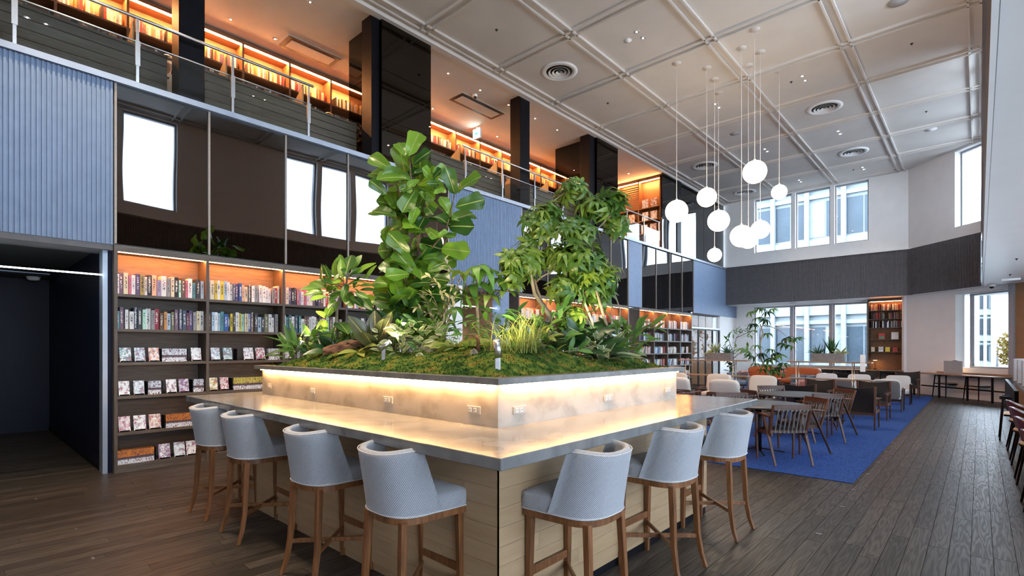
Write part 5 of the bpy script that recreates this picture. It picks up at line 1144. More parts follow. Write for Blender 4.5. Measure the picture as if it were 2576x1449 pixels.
place(leather_chair(), [(-1.76,12.0,0,'black leather armchair with its back this way beside the blue carpet edge'),(-2.75,11.95,3,'black leather armchair seen from behind beyond the farther round table'),(-1.76,13.72,180,'black leather armchair facing us beside the carpet edge'),(-2.82,13.72,178,'black leather armchair facing us before the long open shelf'),
      (-3.08,18.9,0,'black leather armchair back showing between two white armchairs'),(-2.75,20.3,180,'black leather armchair facing us near the far desk'),(-1.70,20.3,180,'black leather armchair farthest along the carpet edge')], 'armchair', 'black leather armchairs')
place(fabric_chair(m_gfab, m_wfab), [(-1.70,15.8,0,'off-white armchair with grey back turned this way by the carpet edge'),(-2.62,15.8,0,'off-white armchair with grey back behind the long open shelf'),(-1.70,17.75,180,'off-white armchair facing us by the carpet edge'),(-2.62,17.75,180,'off-white armchair facing us above the end of the open shelf'),(-3.45,17.75,180,'off-white armchair facing us in front of the orange sofa end')], 'armchair', 'off-white armchairs')
place(lounge_chair(), [(-6.15,13.2,180,'beige cushioned lounge chair nearest the bookcases, facing us'),(-4.98,13.2,180,'beige cushioned lounge chair in the middle, facing us'),(-3.92,13.2,180,'beige cushioned lounge chair beside the tall potted tree, facing us'),(-5.15,11.5,0,'beige lounge chair seen from behind at the end of the planter'),(-4.00,11.3,0,'beige lounge chair seen from behind before the middle lounge chair')], 'lounge chair', 'beige cushioned lounge chairs')
# low tables with odds and ends
t = empty('low_table', (-2.3,12.85,.009), 0, 'small dark table between the black leather armchairs', 'table'); mk('tabletop', MB().lathe([(0,.44),(.32,.44),(.33,.45),(.33,.462),(0,.465)],32), m_concrete2, t); mk('column', MB().tube([(0,0,.01),(0,0,.44)],.03,10), m_black, t); mk('foot', MB().lathe([(.2,.0),(.2,.008),(.03,.02)],24), m_black, t)
t = empty('low_table', (-4.5,12.3,.009), 0, 'low wooden table between the beige lounge chairs', 'table'); mk('tabletop', MB().box(-.55,.55,-.3,.3,.36,.39), m_walnutx, t, bevel=.004)
for sx in (-1,1):
    for sy in (-1,1): mk('leg', MB().beam((sx*.5,sy*.25,.36),(sx*.52,sy*.27,0),.03,.03,.02,.02), m_walnut, t)
t = empty('drinks_caddy', (-2.18,12.85,.474), 0, 'clear caddy of bottles on the small dark table', 'caddy')
mk('tray', MB().box(-.11,.11,-.07,.07,0,.01).box(-.11,-.105,-.07,.07,.01,.12).box(.105,.11,-.07,.07,.01,.12), m_glass2, t)
for k, (x, y) in enumerate([(-.06,0),(0,.02),(.06,-.01)]): mk('bottle', MB().lathe([(0,.01),(.024,.01),(.024,.11),(.010,.14),(.010,.17),(0,.17)],12,Matrix.Translation((x,y,0))), (m_dark,m_bluegrey,m_navy)[k], t)
# open shelf units with planter boxes
SU = [(-6.55,-4.62,'open two-tier shelf unit nearer the bookcases'),(-3.66,-1.86,'open two-tier shelf unit nearer the aisle')]
for x0, x1, lab in SU:
    t = empty('shelf_unit', (x0,14.6,.009), 0, lab, 'shelf', 'open shelf units across the lounge'); w = x1-x0
    for z in (.08,.765,1.185): boxo('shelf', 0,w,-.15,.15,z,z+.03, m_desk, t, .002)
    for x in (.22,w-.38):
        for y in (-.13,.13): mk('post', MB().tube([(x,y,0),(x,y,1.21)], .011, 8), m_brass, t)
    for k, (a, b, hh) in enumerate([(.5,.9,.28),(1.0,1.45,.3)]): boxo('storage_box', a,b,-.12,.12,.11,.11+hh, m_darkwood, t)
boxo('info_panel', -2.08,-1.98,14.45,14.47,1.0,1.40, m_plastic, label='slim white panel fixed at the aisle end of the open shelf', cat='panel')
for k, (xa, xb) in enumerate([(-5.765,-5.06),(-3.11,-2.41)]):
    t = empty('planter_box', ((xa+xb)/2,14.6,1.224), 0, ['grey planter box on the shelf unit nearer the bookcases','grey planter box on the shelf unit nearer the aisle'][k], 'planter'); w = (xb-xa)/2
    mb = MB().box(-w,w,-.11,-.095,0,.2).box(-w,w,.095,.11,0,.2).box(-w,-w+.015,-.095,.095,0,.2).box(w-.015,w,-.095,.095,0,.2); mk('box', mb, m_concrete, t); mk('soil', MB().box(-w+.015,w-.015,-.095,.095,0,.18), m_soil, t)
def tuft(name, p, lab, me, n, L, tilt, group='plants in the planter boxes'):
    t = empty(name, p, 0, lab, 'plant', group)
    for i in range(n):
        an = 2.4*i+PR.uniform(-.2,.2); ti = PR.uniform(*tilt); leaf(me, t, Vector(p), Vector((math.cos(an)*math.cos(ti),math.sin(an)*math.cos(ti),math.sin(ti))), -FV+rv(PR,.4)+UV*.3, L*PR.uniform(.75,1.15))
sn = leaf_mesh('snake_leaf', 1, .12, lambda t: max(.03,min(1,.6+t)*min(1,(1-t)*2.2)), m_dk, 5, .3, -.05, 0, 4); sny = leaf_mesh('snake_leaf', 1, .12, lambda t: max(.03,min(1,.6+t)*min(1,(1-t)*2.2)), m_var, 5, .3, -.05, 0, 4)
tuft('snake_plant', (-5.50,14.6,1.40), 'yellow-edged snake plant in the planter box nearer the bookcases', sny, 16, .34, (.7,1.45)); tuft('agave', (-5.18,14.6,1.40), 'dark spiky agave in the planter box nearer the bookcases', lm5, 26, .26, (.2,1.4)); tuft('foliage_plant', (-5.68,14.58,1.40), 'pale yellow foliage at the end of the planter box', lm7, 20, .13, (.1,1.2))
tuft('snake_plant', (-2.68,14.6,1.40), 'tall dark snake plant in the planter box nearer the aisle', sn, 12, .42, (.9,1.5)); tuft('agave', (-3.0,14.6,1.40), 'dark spiky agave in the planter box nearer the aisle', lm5, 28, .24, (.2,1.4)); tuft('foliage_plant', (-2.5,14.58,1.40), 'pale striped foliage beside the tall snake plant', lm8, 16, .2, (.1,1.0))
t = empty('twig_plant', (-2.84,14.6,1.40), 0, 'bare wiry twig plant between agave and snake plant', 'plant')
for i in range(14):
    a = Vector((-2.84,14.6,1.40)); b = a+Vector((PR.uniform(-.1,.1),PR.uniform(-.05,.05),PR.uniform(.2,.34))); m_ = (a+b)/2+rv(PR,.04); stem(t, [a,m_,b], .004, .002, m_dark, 'twig', 4)
# orange sofa, side armchair, cushions
t = empty('leather_sofa', (-5.35,20.45,.009), 0, 'long orange leather sofa below the far window', 'sofa')
def padm(cx,cy,cz,hx,hy,hz,e=5,M=None):
    mb = MB()
    def fn(a,b):
        th, ph = a*2*PI, (b-.5)*PI; f = lambda w: math.copysign(abs(w)**(2/e), w)
        return (cx+hx*f(math.cos(th))*abs(math.cos(ph))**(2/e), cy+hy*f(math.sin(th))*abs(math.cos(ph))**(2/e), cz+hz*f(math.sin(ph)))
    return mb.grid(fn, 36, 14, M)
for x in (-.62,.62): mk('back_cushion', padm(x,.28,.62,.60,.12,.23), m_orange, t); mk('seat_cushion', padm(x,-.05,.38,.60,.36,.09), m_orange, t)
mk('frame', MB().box(-1.3,1.3,-.42,.42,.12,.29), m_darkwood, t)
for s in (-1,1): mk('armrest', padm(s*1.32,-.02,.52,.09,.42,.16), m_orange, t)
for sx in (-1,1):
    for sy in (-1,1): mk('leg', MB().tube([(sx*1.2,sy*.36,.12),(sx*1.22,sy*.38,0)],[.022,.014],8), m_black, t)
for k, (x, y, lab) in enumerate([(-4.15,18.3,'blue-grey tub chair in front of the orange sofa'),(-6.25,18.6,'blue-grey tub chair at the bookcase end of the sofa')]):
    t = empty('tub_chair', (x,y,.009), math.radians((150,-160)[k]), lab, 'armchair', 'blue-grey tub chairs by the sofa')
    def tub(r):
        def fn(a,b):
            th = (a-.5)*PI*1.35; z = .24+.44*b; R = .36-r; return (R*math.sin(th), -(R)*math.cos(th), z)
        return fn
    mb = MB().grid(tub(0),24,5); mb.grid(tub(.08),24,5); mb.grid(lambda a,b: tub(.08*b)(a,1),24,2); mb.grid(lambda a,b: tub(.08*a)(0,b),2,5); mb.grid(lambda a,b: tub(.08*a)(1,b),2,5); mk('shell', mb, m_bluegrey, t)
    mk('seat_cushion', padm(0,.03,.36,.27,.29,.09), m_bluegrey, t); mk('base', MB().lathe([(.0,0),(.22,0),(.22,.02),(.04,.04),(.04,.25),(.25,.27),(0,.27)],24), m_black, t)
mk('cushion', padm(0,0,.16,.2,.07,.16,3.2), m_pink, loc=(-4.0,17.7,.27), rot=(.2,0,.4), label='rose leather cushion leaning on a low stool', cat='cushion')
mk('pouffe', padm(0,0,.13,.26,.26,.13,4), m_bluegrey, loc=(-4.0,17.75,.012), label='low blue-grey pouffe under the rose cushion', cat='pouffe')
# potted trees near the windows
def pot(p, r, h, par): mk('pot', MB().lathe([(0,0),(r*.8,0),(r,h),(r*.9,h),(r*.88,h-.04),(0,h-.04)],24), m_concrete, par); 
ft = empty('potted_tree', (-4.32,15.45,.009), 0, 'tall potted tree with a looping trunk and drooping leaves by the lounge', 'tree'); pot(None,.24,.45,ft)
TD = -(-4.32)*_s+15.45*_c
for l, r0, r1 in [([(1937,955,0),(1935,940,0),(1915,905,0),(1912,865,0),(1920,838,0),(1912,815,0),(1925,820,0)],.03,.014),([(1912,865,0),(1912,840,0),(1915,822,0),(1925,817,0),(1955,828,0),(1978,845,0)],.016,.007),([(1925,817,0),(1925,800,0),(1930,780,0)],.010,.006),([(1915,905,0),(1895,880,.1),(1880,885,.1)],.012,.006),([(1935,940,0),(1945,900,-.1),(1940,880,-.1)],.012,.006)]:
    stem(ft, [Vector((-4.32,15.45,.45))]+P3(l,TD) if r0 == .03 else P3(l,TD), r0, r1, m_bark, 'trunk', 7)
ww = [whorl_mesh('drooping_whorl', m_dk, 8, .26, .075, 1.2, .3), whorl_mesh('drooping_whorl', m_mid, 8, .24, .07, 1.0, .35)]
for u,v in [(1915,775),(1930,785),(1890,785),(1945,778),(1905,800),(1925,805),(1895,815),(1978,850),(1990,855),(2005,850),(1985,870),(1970,865),(1880,885),(1890,895),(1870,880),(1940,880),(1950,890),(1935,905),(1960,895),(1930,920),(1955,925),(1945,935),(1915,890),(1905,870),(1970,915),(1965,940),(1920,930),(1900,915),(1930,840),(1945,930)]:
    whorl(ft, at(u,v,TD+PR.uniform(-.25,.25)), (UV+rv(PR,.35)).normalized(), PR.uniform(.8,1.15), ww, PR)
ft2 = empty('potted_tree', (-7.4,21.5,.0), 0, 'feathery light green potted tree in the corner by the white wall', 'tree'); pot(None,.2,.4,ft2); T2 = 7.4*_s+21.5*_c
for l in [[(1848,935,0),(1845,890,0),(1852,850,0),(1870,830,0)],[(1845,890,0),(1835,860,0),(1832,850,0)],[(1852,850,0),(1885,835,0),(1900,830,0)],[(1847,900,0),(1870,880,0),(1885,878,0)]]: stem(ft2, P3(l,T2), .014, .006, m_barkd, 'trunk', 6)
fr = leaf_mesh('feathery_leaf', 1, .3, lance, m_mid, 5, .2, .3, 0, 2)
for k in range(70):
    u, v = PR.choice([(1885,832),(1870,840),(1840,850),(1855,835),(1895,828),(1830,862),(1880,880)]); p = at(u+PR.gauss(0,10),v+PR.gauss(0,7),T2+PR.uniform(-.3,.3)); leaf(fr, ft2, p, rv(PR,1)+UV*.2, UV+rv(PR,.3), PR.uniform(.14,.3))
ft3 = empty('potted_plant', (-7.05,20.1,.0), 0, 'dark broad-leaved potted plant beside the orange sofa', 'plant'); pot(None,.18,.35,ft3); stem(ft3, [(-7.05,20.1,.3),(-7.03,20.1,.9),(-7.1,20.1,1.3)], .015,.008, m_barkd,'trunk',6)
for k in range(24): leaf(lm2, ft3, Vector((-7.06,20.1,PR.uniform(.6,1.35))), rv(PR,1)+UV*.3, UV+rv(PR,.3), PR.uniform(.2,.3))
# far niche bookcase and window desk
t = empty('niche_bookcase', (-3.06,23.0,0), 0, 'dark wood bookcase with lit top shelf beside the far window', 'bookcase'); nw = 1.08
for x in (0,nw): boxo('upright', x-.018,x+.018,0,.42,.72,3.34, m_shelfv, t)
boxo('back_panel', 0,nw,.40,.42,.72,3.3, m_teak, t); boxo('top_board', 0,nw,0,.42,3.27,3.34, m_shelf, t)
NZ = [2.93,2.62,2.30,1.87,1.42]
for z in NZ: boxo('shelf', .018,nw-.018,.02,.40,z-.025,z, m_shelf, t)
boxo('light_strip', .05,nw-.05,.06,.09,3.255,3.265, e_niche, t)
for z, pal in ((2.93,['white','cream','peach','red','orange','black']),(2.62,['black','charcoal','grey','red','maroon','brown','olive']),(2.30,['black','red','grey','charcoal','brown','white','navy'])): BM.row(23.08, -3.02, -2.03, z, (.2,.23,.25), pal, 'x', gap=.05)
BM.build('books', m_mass, label='rows of closely packed books filling the farther and upper shelves', cat='book', kind='stuff')

m_greenp = pm('green_print', [(.08,.2,.12),(.1,.24,.15)], 10)
m_objc, _nt, _b = nodes('plain_cover'); setp(_b, .5); _oi = _nt.nodes.new('ShaderNodeObjectInfo'); _nt.links.new(_oi.outputs['Color'], _b.inputs['Base Color'])
db_me = MB().box(0,1,-.02,0,0,1).mesh('displayed_book', m_objc)
for k, (x, z, w, h, c, lab) in enumerate([(.30,1.87,.19,.23,'red','red and green book standing on the fourth niche shelf'),(.68,1.87,.21,.26,'white','square white book standing on the fourth niche shelf'),(.07,1.42,.11,.17,'cream','small cream book at the end of the fifth niche shelf'),
                                          (.30,1.42,.14,.18,'white','white book with a large letter O on the fifth niche shelf'),(.50,1.42,.14,.17,'yellow','yellow book on the fifth niche shelf'),(.72,1.42,.14,.16,'red','red book on the fifth niche shelf'),(.95,1.42,.10,.17,'brown','tan book on the fifth niche shelf')]):
    P0 = Vector((-3.06+x,23.14,z)); o = obj('displayed_book', db_me, None, P0, (-.12,0,0), (w,1,h), lab, 'book', 'books shown in the far niche'); o.color = (*PAL[c],1)
    Mp = Matrix.LocRotScale(P0, Matrix.Rotation(-.12,3,'X'), (w,1,h))
    if k == 3:
        q = obj('title', text_mesh('O', .13, m_ink), None, M=Matrix.Translation(P0) @ Matrix.Rotation(-.12,4,'X') @ Matrix.Translation((w/2,-.0212,h*.56)) @ Matrix.Rotation(PI/2,4,'X')); q.parent = o; q.matrix_parent_inverse = Mp.inverted()
    if k == 0:
        q = boxo('cover_band', .02,w-.02,-.0215,-.0202,.02,.12, m_greenp, None); q.matrix_basis = Matrix.Translation(P0) @ Matrix.Rotation(-.12,4,'X'); q.parent = o; q.matrix_parent_inverse = Mp.inverted()
# desks, lamps, chairs along the far windows
t = empty('window_desk', (-7.0,22.98,0), 0, 'long oak desk under the far windows', 'desk')
boxo('desk_top', 0,5.0,-.30,.40,.72,.755, m_desk, t, .003); boxo('back_ledge', 0,3.9,.22,.40,.755,.80, m_desk, t)
for x in (.1,1.7,3.3,4.85): boxo('leg', x-.02,x+.02,-.26,.36,0,.72, m_black, t)
boxo('kick_panel', 0,5.0,.36,.38,.06,.70, m_gfab, t)
def desk_lamp(p, lab, glow=True):
    t = empty('desk_lamp', p, 0, lab, 'lamp', 'small desk lamps'); mk('base', MB().lathe([(0,0),(.05,0),(.05,.03),(.045,.035),(0,.035)],20), m_black, t); mk('stem', MB().tube([(0,0,.035),(0,0,.36)], .008, 8), m_black, t)
    mk('shade', MB().lathe([(.008,.375),(.085,.36),(.085,.352),(.0,.352)],20), m_black, t); mk('bulb', MB().lathe([(0,.351),(.06,.3505),(.06,.345),(0,.345)],16), e_lamp, t)
desk_lamp((-2.87,23.15,.755), 'lit desk lamp in front of the niche bookcase')
dc = desk_chair()
place(dc, [(-3.9,22.55,0,'black desk chair at the middle of the far window desk'),(-2.4,22.5,0,'black desk chair in front of the niche bookcase'),(-5.4,22.55,0,'black desk chair behind the orange sofa'),(-.78,21.35,-45,'black desk chair at the canted window, nearer the white wall'),(-.02,20.62,-45,'black desk chair at the canted window, nearer the aisle screens')], 'chair', 'black desk chairs by the windows')
t = empty('window_desk', tuple(DL @ Vector((1.05,0,0))), -PI/4, 'narrow dark-edged desk under the canted window', 'desk')
boxo('desk_top', 0,2.75,-.62,-.02,.72,.75, m_desk, t, .003); boxo('back_ledge', .4,2.75,-.12,-.02,.75,.80, m_desk, t)
for x in (.05,1.0,1.95,2.7): mk('leg', MB().beam((x,-.58,.72),(x,-.58,0),.04,.04), m_black, t)
boxo('rail', 0,2.75,-.30,-.27,.30,.34, m_black, t)
for k, x in enumerate((1.25,)): mk('desk_screen', MB().box(x-.34,x+.30,-.36,-.325,.76,1.16), m_felt, loc=tuple(DL @ Vector((1.05,0,0))), rot=(0,0,-PI/4), label='pale felt privacy screen on the canted window desk', cat='screen', bevel=.012)
desk_lamp(tuple(DL @ Vector((2.2,-.2,.80))), 'desk lamp beside the felt screen at the canted window')
# aisle desk with felt screens and shell chairs
t = empty('aisle_desk', (.78,6.2,0), 0, 'long black-framed desk along the aisle', 'desk')
boxo('desk_top', 0,1.1,0,7.4,.72,.75, m_desk, t, .003); boxo('end_panel', .02,1.08,7.36,7.40,0,.72, m_black, t); boxo('end_panel', .02,1.08,0,.04,0,.72, m_black, t); boxo('modesty_panel', .53,.57,.04,7.36,.12,.70, m_black, t)
t = empty('booth_desk', (.50,14.0,0), 0, 'black study booth at the end of the aisle', 'desk')
boxo('desk_top', .1,2.4,0,3.2,.72,.75, m_desk, t); boxo('side_panel', 0,.06,0,5.2,.0,.72, m_black, t); boxo('side_panel', 2.4,2.46,0,5.2,0,.72, m_black, t)
for k in range(4): mk('desk_screen', MB().box(.0,1.5,-.018,.018,.80,1.32), m_felt, loc=(.62-.02*k,12.9+1.15*k,0), label=f"grey felt screen, {NTH[k]} in the row at the end of the aisle", cat='screen', group='grey felt screens above the aisle booths', bevel=.014)
mk('screen_desk', MB().box(0,1.6,0,4.0,.76,.80), m_darkwood, loc=(.58,12.7,0), label='dark shelf carrying the grey felt screens', cat='shelf')
place(bowl_chair(), [(.545,11.0,-90,'reddish shell chair farthest along the aisle desk'),(.545,9.74,-90,'reddish shell chair, third along the aisle desk'),(.545,8.4,-90,'reddish shell chair, second along the aisle desk'),(.545,7.1,-90,'reddish shell chair nearest along the aisle desk')], 'chair', 'reddish shell chairs at the aisle desk')
place(desk_chair(), [(.50,12.2,-90,'black desk chair tucked beside the felt screens')], 'chair', 'black desk chairs by the windows')
mk('speaker_box', MB().box(-.25,.25,-.2,.2,0,.42), m_black, loc=(-7.55,20.75,0), bevel=.01, label='black box cabinet standing by the glass doors', cat='cabinet')
# ------------------------------------------------------------------ readers at the upper desks
m_skin = pm('skin', [(.50,.30,.21),(.56,.35,.25)], 8, rough=.5); m_hairb = pm('brown_hair', [(.05,.018,.008),(.12,.045,.02)], 30, (1,1,.2), rough=.4); m_haird = pm('dark_hair', [(.012,.009,.008),(.03,.02,.016)], 30, (1,1,.2), rough=.4)
m_knit = [pm('dark_knit', [(.02,.02,.025),(.035,.035,.04)], 60, rough=.9), pm('grey_knit', [(.16,.16,.17),(.22,.22,.23)], 60, rough=.9), pm('brown_knit', [(.10,.06,.04),(.15,.09,.06)], 60, rough=.9)]
def skinned(name, chain, mat, parent, root=0, sub=2):
    """connected joints (id: (pos, radius), parent id) grown into one continuous surface"""
    ids = list(chain); me = D.meshes.new(name); me.from_pydata([chain[i][0] for i in ids], [(ids.index(i), ids.index(chain[i][2])) for i in ids if chain[i][2] is not None], [])
    o = obj(name, me, parent); sk = o.modifiers.new('skin', 'SKIN'); sk.use_smooth_shade = True; ss = o.modifiers.new('smooth', 'SUBSURF'); ss.levels = sub; ss.render_levels = sub
    if not me.skin_vertices: me.skin_vertices.new() if hasattr(me.skin_vertices, 'new') else None
    for i, k in enumerate(ids):
        r = chain[k][1]; me.skin_vertices[0].data[i].radius = (r,r); me.skin_vertices[0].data[i].use_root = (i == root)
    me.materials.append(mat); return o
def person(p, rz, label, hair, cloth):
    t = empty('person', p, rz, label, 'person')
    B = {'pelvis':((0,0,.52),.13,None),'chest':((0,.02,.84),.125,'pelvis'),'neck':((0,.045,1.03),.050,'chest'),'jaw':((0,.085,1.10),.062,'neck'),'skull':((0,.075,1.18),.088,'jaw'),'top':((0,.07,1.245),.058,'skull'),'nose':((0,.178,1.135),.014,'jaw')}
    for s, q in ((-1,'l'),(1,'r')):
        B[q+'sh'] = ((s*.17,.02,.96),.058,'chest'); B[q+'el'] = ((s*.235,.14,.76),.042,q+'sh'); B[q+'wr'] = ((s*.13,.36,.775),.028,q+'el'); B[q+'pa'] = ((s*.11,.43,.775),.034,q+'wr')
        for f in range(4): B[f'{q}f{f}'] = ((s*(.075+.024*f),.50+.012*math.sin(f*1.2),.765),.009,q+'pa')
        B[q+'th'] = ((s*.06,.43,.775),.010,q+'pa')
        B[q+'hip'] = ((s*.09,.04,.50),.095,'pelvis'); B[q+'kn'] = ((s*.11,.42,.50),.062,q+'hip'); B[q+'an'] = ((s*.11,.40,.09),.042,q+'kn'); B[q+'to'] = ((s*.11,.53,.035),.034,q+'an')
    skinned('body', B, m_skin, t)
    S = {k: (v[0], v[1]*1.10+.004, v[2]) for k, v in B.items() if k in ('pelvis','chest','lsh','rsh','lel','rel','lwr','rwr')}; S['collar'] = ((0,.04,.985),.070,'chest'); skinned('sweater', S, cloth, t)
    Tq = {k: (v[0], v[1]*1.10+.004, v[2]) for k, v in B.items() if k in ('pelvis','lhip','rhip','lkn','rkn','lan','ran')}; skinned('trousers', Tq, m_knit[0], t)
    def hf(a, b):
        th, ph = a*2*PI, b*PI*.62; r = .103+.006*mnoise.noise((a*9,b*5,rz)); front = max(0, math.sin(th)); k = 1-.28*front*b
        return (r*math.sin(ph*k)*math.cos(th)*.93, .068+r*math.sin(ph*k)*math.sin(th)*1.06, 1.185+r*1.06*math.cos(ph*k))
    mk('hair', MB().grid(hf, 26, 12), hair, t)
    for s in (-1,1): mk('eye', MB().lathe([(.001,-.008),(.008,0),(.001,.008)],8), m_ink, t, loc=(s*.030,.152,1.155))
    mk('mouth', MB().box(-.02,.02,.0,.004,-.003,.003), m_pink, t, loc=(0,.148,1.085))
for k, (y, dz, hr, cl, lab) in enumerate([(5.03,-.02,m_hairb,m_knit[2],'brown-haired person reading at the upper desk beside the large glass column'),(2.33,-.03,m_hairb,m_knit[1],'brown-haired person at the upper desk beside the first black pillar'),(9.9,-.03,m_haird,m_knit[0],'dark-haired person at the upper desk before the free-standing pillar')]):
    person((-9.52,y,ZM+dz), -PI/2, lab, hr, cl)
    o = copy_tree(dc); o.location = (-9.56,y,ZM); o.rotation_euler = (0,0,-PI/2); tag(o, ['black desk chair under the reader beside the large glass column','black desk chair under the reader beside the first black pillar','black desk chair under the dark-haired reader'][k], 'chair', 'desk chairs of the upper readers')
# ------------------------------------------------------------------ things on the main ceiling
def diffuser(x, y, lab):
    t = empty('air_diffuser', (x,y,H), 0, lab, 'air vent', 'round ceiling air diffusers'); mk('plate', MB().lathe([(.40,0),(.405,-.012),(.36,-.03),(.30,-.028),(.285,-.005)],40), m_white, t); mk('throat', MB().lathe([(.285,-.004),(0,-.004)],32), m_dark, t)
    for r in (.24,.16,.08): mk('ring', MB().lathe([(r,-.035),(r-.02,-.012),(r-.045,-.006),(r-.04,-.012),(r-.015,-.03),(r,-.035)],32), m_white, t)
for (x, y), lab in zip([(-6.87,9.1),(-2.92,15.0),(-2.91,19.0),(-6.81,17.08),(-6.81,21.03),(-6.87,5.1),(-2.92,7.0)],
    ['round air diffuser nearest above the planter','round air diffuser above the farther pendant lamps','round air diffuser toward the canted corner','round air diffuser above the upper glass screens','round air diffuser in the far corner','round air diffuser over the fiddle leaf fig','round air diffuser over the bar stools']): diffuser(x,y,lab)
pairs = [(-4.905,8.97),(-4.905,12.95),(-2.95,12.93),(-2.95,16.9),(-4.885,16.9),(-2.935,20.84),(-4.865,20.87),(-2.95,8.95),(-4.905,5.0),(-2.95,5.0),(-4.905,1.0),(-2.95,1.0),(-6.87,1.0)]
for k, (x, y) in enumerate(pairs):
    for j in (0,1): downlight('downlight', x, y+.26*j, H, f"{'first' if not j else 'second'} bulb of the {NTH[k]} ceiling downlight pair", 14 if y > 2 else 200, .05, 'paired downlights of the main ceiling', 70)
def smallcap(name, x, y, r, lab, cat, mat=None, z=H): mk(name, MB().lathe([(0,-.03),(r*.5,-.028),(r*.6,-.014),(r,-.012),(r,0)],20), mat or m_white, loc=(x,y,z), label=lab, cat=cat)
smallcap('smoke_detector', -5.17,9.1,.075,'white smoke detector beside the nearest downlight pair','smoke detector'); smallcap('ceiling_speaker', -5.17,15.1,.12,'round grey ceiling speaker behind the pendant cords','speaker', m_felt); smallcap('ceiling_speaker', -1.06,11.28,.16,'round speaker near the top of the picture above the aisle','speaker', m_felt); smallcap('ceiling_speaker', -1.01,18.5,.14,'round speaker toward the canted corner','speaker', m_white)
for k, (x, y) in enumerate([(-6.86,7.1),(-1.01,13.03),(-1.02,17.02),(-3.2,13.04),(-6.86,11.09),(-3.2,20.9)]): mk('sprinkler', MB().lathe([(0,-.03),(.012,-.03),(.012,-.008),(.03,-.004),(.03,0)],12), m_dark, loc=(x,y,H), label=['sprinkler head above the fiddle leaf fig','sprinkler head above the aisle carpet edge','sprinkler head toward the canted window','sprinkler head beside the pendant lamps','sprinkler head above the upper railing','sprinkler head near the far windows'][k], cat='sprinkler')
# glass globe pendants
GL = [(-4.81,10.534,4.49,.235,'large white globe pendant hanging apart, nearest the bookcases'),(-4.40,11.144,4.84,.205,'globe pendant second highest in the cluster, above its neighbour'),(-4.623,12.423,4.60,.25,'large globe pendant right behind the second one'),(-3.587,10.885,3.835,.22,'low globe pendant overlapping its two neighbours, bookcase side'),(-3.189,10.415,4.93,.215,'largest looking high globe pendant'),
      (-3.267,12.336,4.99,.16,'small high globe pendant nearest the windows'),(-4.455,11.733,3.67,.155,'smallest and lowest globe pendant'),(-3.349,11.291,4.0,.185,'low globe pendant overlapping on the window side'),(-3.70,11.658,3.90,.19,'low globe pendant wedged between two others')]
gm = MB().lathe([(max(.001,math.sin(PI*i/24)), -math.cos(PI*i/24)) for i in range(25)],40).mesh('globe', e_globe)
for x, y, z, r, lab in GL:
    t = empty('globe_pendant', (x,y,z), 0, lab, 'pendant lamp', 'white globe pendants'); obj('globe', gm, t, scale=(r,r,r))
    mk('cord', MB().tube([(0,0,r+.03),(0,0,H-z-.02)], .005, 6), m_inkw, t); mk('collar', MB().tube([(0,0,r-.01),(0,0,r+.035)], .02, 10), m_inkw, t); mk('ceiling_rose', MB().lathe([(.0,H-z-.012),(.095,H-z-.012),(.095,H-z)],24), m_ceil, t)
# linear light over the passage opening, low ceiling bits
mk('linear_light', MB().box(-.012,.0,-3.0,1.29,0,.016), e_cool, loc=(-7.985,0,2.452), label='thin white light line across the passage opening', cat='linear light')
mk('linear_light', MB().box(-.012,.0,7.25,8.38,0,.014), e_cool, loc=(-8.1,0,2.45), label='thin white light line in the recess behind the planter', cat='linear light')
t = empty('exit_sign', (-9.0,-.75,2.45), 0, 'green exit sign inside the dark passage', 'exit sign'); boxo('sign_body', -.2,.2,-.03,.03,-.12,.12, m_plastic, t); boxo('sign_face', -.19,.19,.031,.034,-.11,.11, e_green, t)
mk('ceiling_strip', MB().box(-.12,.12,-.45,.45,-.015,0), m_trimm, loc=(-12.0,.75,2.84), label='grey ceiling strip deep inside the passage', cat='vent'); mk('smoke_detector', MB().lathe([(0,-.07),(.06,-.07),(.09,-.05),(.1,0)],20), m_white, loc=(-12.6,1.05,2.84), label='round detector at the end of the passage ceiling', cat='smoke detector')
for k, (x, y) in enumerate([(-9.5,.3),(-11.6,.3)]): downlight('downlight', x, y, 2.84, f"{NTH[k]} downlight inside the dark passage", 5, .045, 'passage downlights', 90)
downlight('downlight', -9.6, 20.2, 2.84, 'downlight in the room behind the glass doors', 40, .045, None, 100); downlight('downlight', -9.6, 7.8, 2.84, 'downlight in the recess behind the planter', 30, .045, None, 100)
for k, (x, y) in enumerate([(1.15,10.6),(1.45,10.6),(1.15,12.0),(1.45,12.0),(1.15,7.5),(1.15,4.5)]): downlight('downlight', x, y, ZS, f"{NTH[k]} downlight in the low aisle ceiling", 20, .045, 'aisle downlights', 90)
for k, (x, y) in enumerate([(.55,14.5),(.55,17.5)]): mk('sprinkler', MB().lathe([(0,-.03),(.012,-.03),(.012,-.008),(.03,-.004),(.03,0)],12), m_dark, loc=(x,y,ZS), label=['sprinkler head midway along the aisle ceiling','sprinkler head near the end of the aisle ceiling'][k], cat='sprinkler')
t = empty('security_camera', (.25,20.0,ZS), 0, 'white dome camera on the aisle ceiling before the canted window', 'camera'); mk('housing', MB().lathe([(.0,0),(.085,0),(.085,-.05),(.06,-.06)],20), m_plastic, t); mk('lens_dome', MB().lathe([(.055,-.06),(.045,-.09),(.02,-.11),(0,-.115)],16), m_dark, t)
mk('air_vent', MB().box(-.18,.18,-.05,.05,-.05,0), m_white, loc=(.6,18.6,ZS), label='small white vent box on the aisle ceiling', cat='air vent')
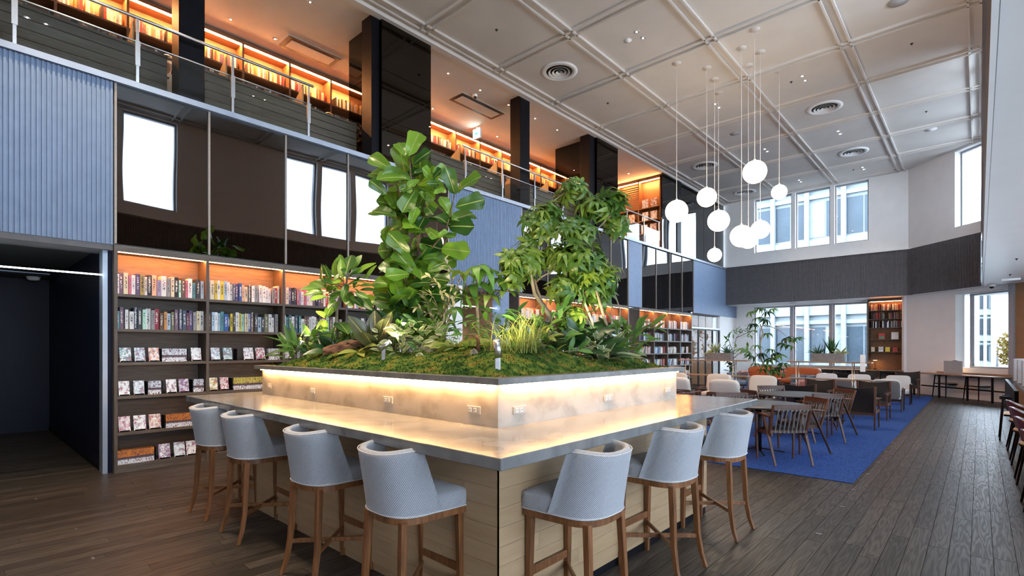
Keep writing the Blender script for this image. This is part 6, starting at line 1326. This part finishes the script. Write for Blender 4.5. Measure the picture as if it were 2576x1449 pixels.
# ------------------------------------------------------------------ outside
m_fac = pm('pale_facade', [(.15,.185,.20),(.18,.215,.23)], 1.5, rough=.6); m_facg = pm('office_glass', [(.022,.036,.05),(.04,.06,.08)], .4, rough=.2, spec=.25); m_tilef = pm('tiled_facade', [(.05,.05,.05),(.06,.06,.06)], 14, (1,1,6), rough=.7); m_street = pm('street_paving', [(.05,.05,.05),(.06,.06,.06)], 2, rough=.9)
m_facl = pm('pale_tower', [(.22,.28,.30),(.26,.32,.34)], 1.5, rough=.6)
boxo('street', -60,60,24.2,90,-.6,-.5, m_street, kind=ST)
def facade(name, x0, y, w, h, cols, rows, lab, z0=-.5, tile=False, depth=4, m_fac=m_fac):
    t = empty(name, (x0,y,z0), 0, lab, 'building'); boxo('wall', 0,w,.25,depth,0,h, m_tilef if tile else m_fac, t)
    cw, rh = w/cols, h/rows; pane = MB().box(0,cw*.44,.10,.14,0,rh*.56).mesh('pane', m_facg); blind = MB().box(0,cw*.44,.10,.14,0,rh*.56).mesh('pane', m_fac)
    for r in range(rows):
        boxo('floor_band', 0,w,-.05,.25,r*rh,r*rh+rh*.20, m_fac, t); boxo('floor_band', 0,w,.0,.2,r*rh+rh*.86,r*rh+rh*.92, m_fac, t)
        for c in range(cols):
            for k in (0,1): obj('pane', pane if PR.random() < .8 else blind, t, (c*cw+cw*(.04+.48*k), .1, r*rh+rh*.25))
    for c in range(cols+1): boxo('pier', c*cw-.14,c*cw+.14,-.16,.25,0,h, m_fac, t)
    return t
facade('office_building', -24, 40, 19.5, 30, 9, 7, 'pale office building across the street beyond the far windows')
facade('office_building', -.15, 75, 1.15, 14, 2, 5, 'slim glass office tower beyond the canted window', m_fac=m_facl)
facade('office_building', 34, 6, 4, 12, 2, 4, 'distant pale building beyond the high windows', depth=30)
yt = empty('autumn_tree', (1.75,40,-.5), 0, 'yellow autumn street tree beyond the canted window', 'tree'); mk('trunk', MB().tube([(0,0,0),(.05,0,1.2),(0,.05,2.2)],[.12,.09,.05],8), m_barkd, yt)
m_gold = leafm('autumn_leaf', (.10,.07,.006), (.14,.11,.015), .3, .6); mb = MB()
for i in range(1500):
    a, b, q = PR.uniform(0,6.28), PR.uniform(-1,1), PR.uniform(.5,1)*1.15; w = math.sqrt(1-b*b); c = Vector((w*math.cos(a)*q, w*math.sin(a)*q, 2.0+b*q)); d1_, d2_ = rv(PR,.1), rv(PR,.1); mb.add([c-d1_,c+d2_,c+d1_,c-d2_], [(0,1,2,3)])
mk('foliage', mb, m_gold, yt, kind='stuff')
t = empty('street_lamp', (1.0,55,-.5), 0, 'grey street lamp beyond the canted window', 'street lamp'); mk('pole', MB().tube([(0,0,0),(0,0,2.7),(.2,0,2.85),(.7,0,2.88)],[.08,.06,.05,.04],8), m_alu, t); mk('lantern', MB().box(.6,1.1,-.1,.1,2.83,2.93), m_alu, t)
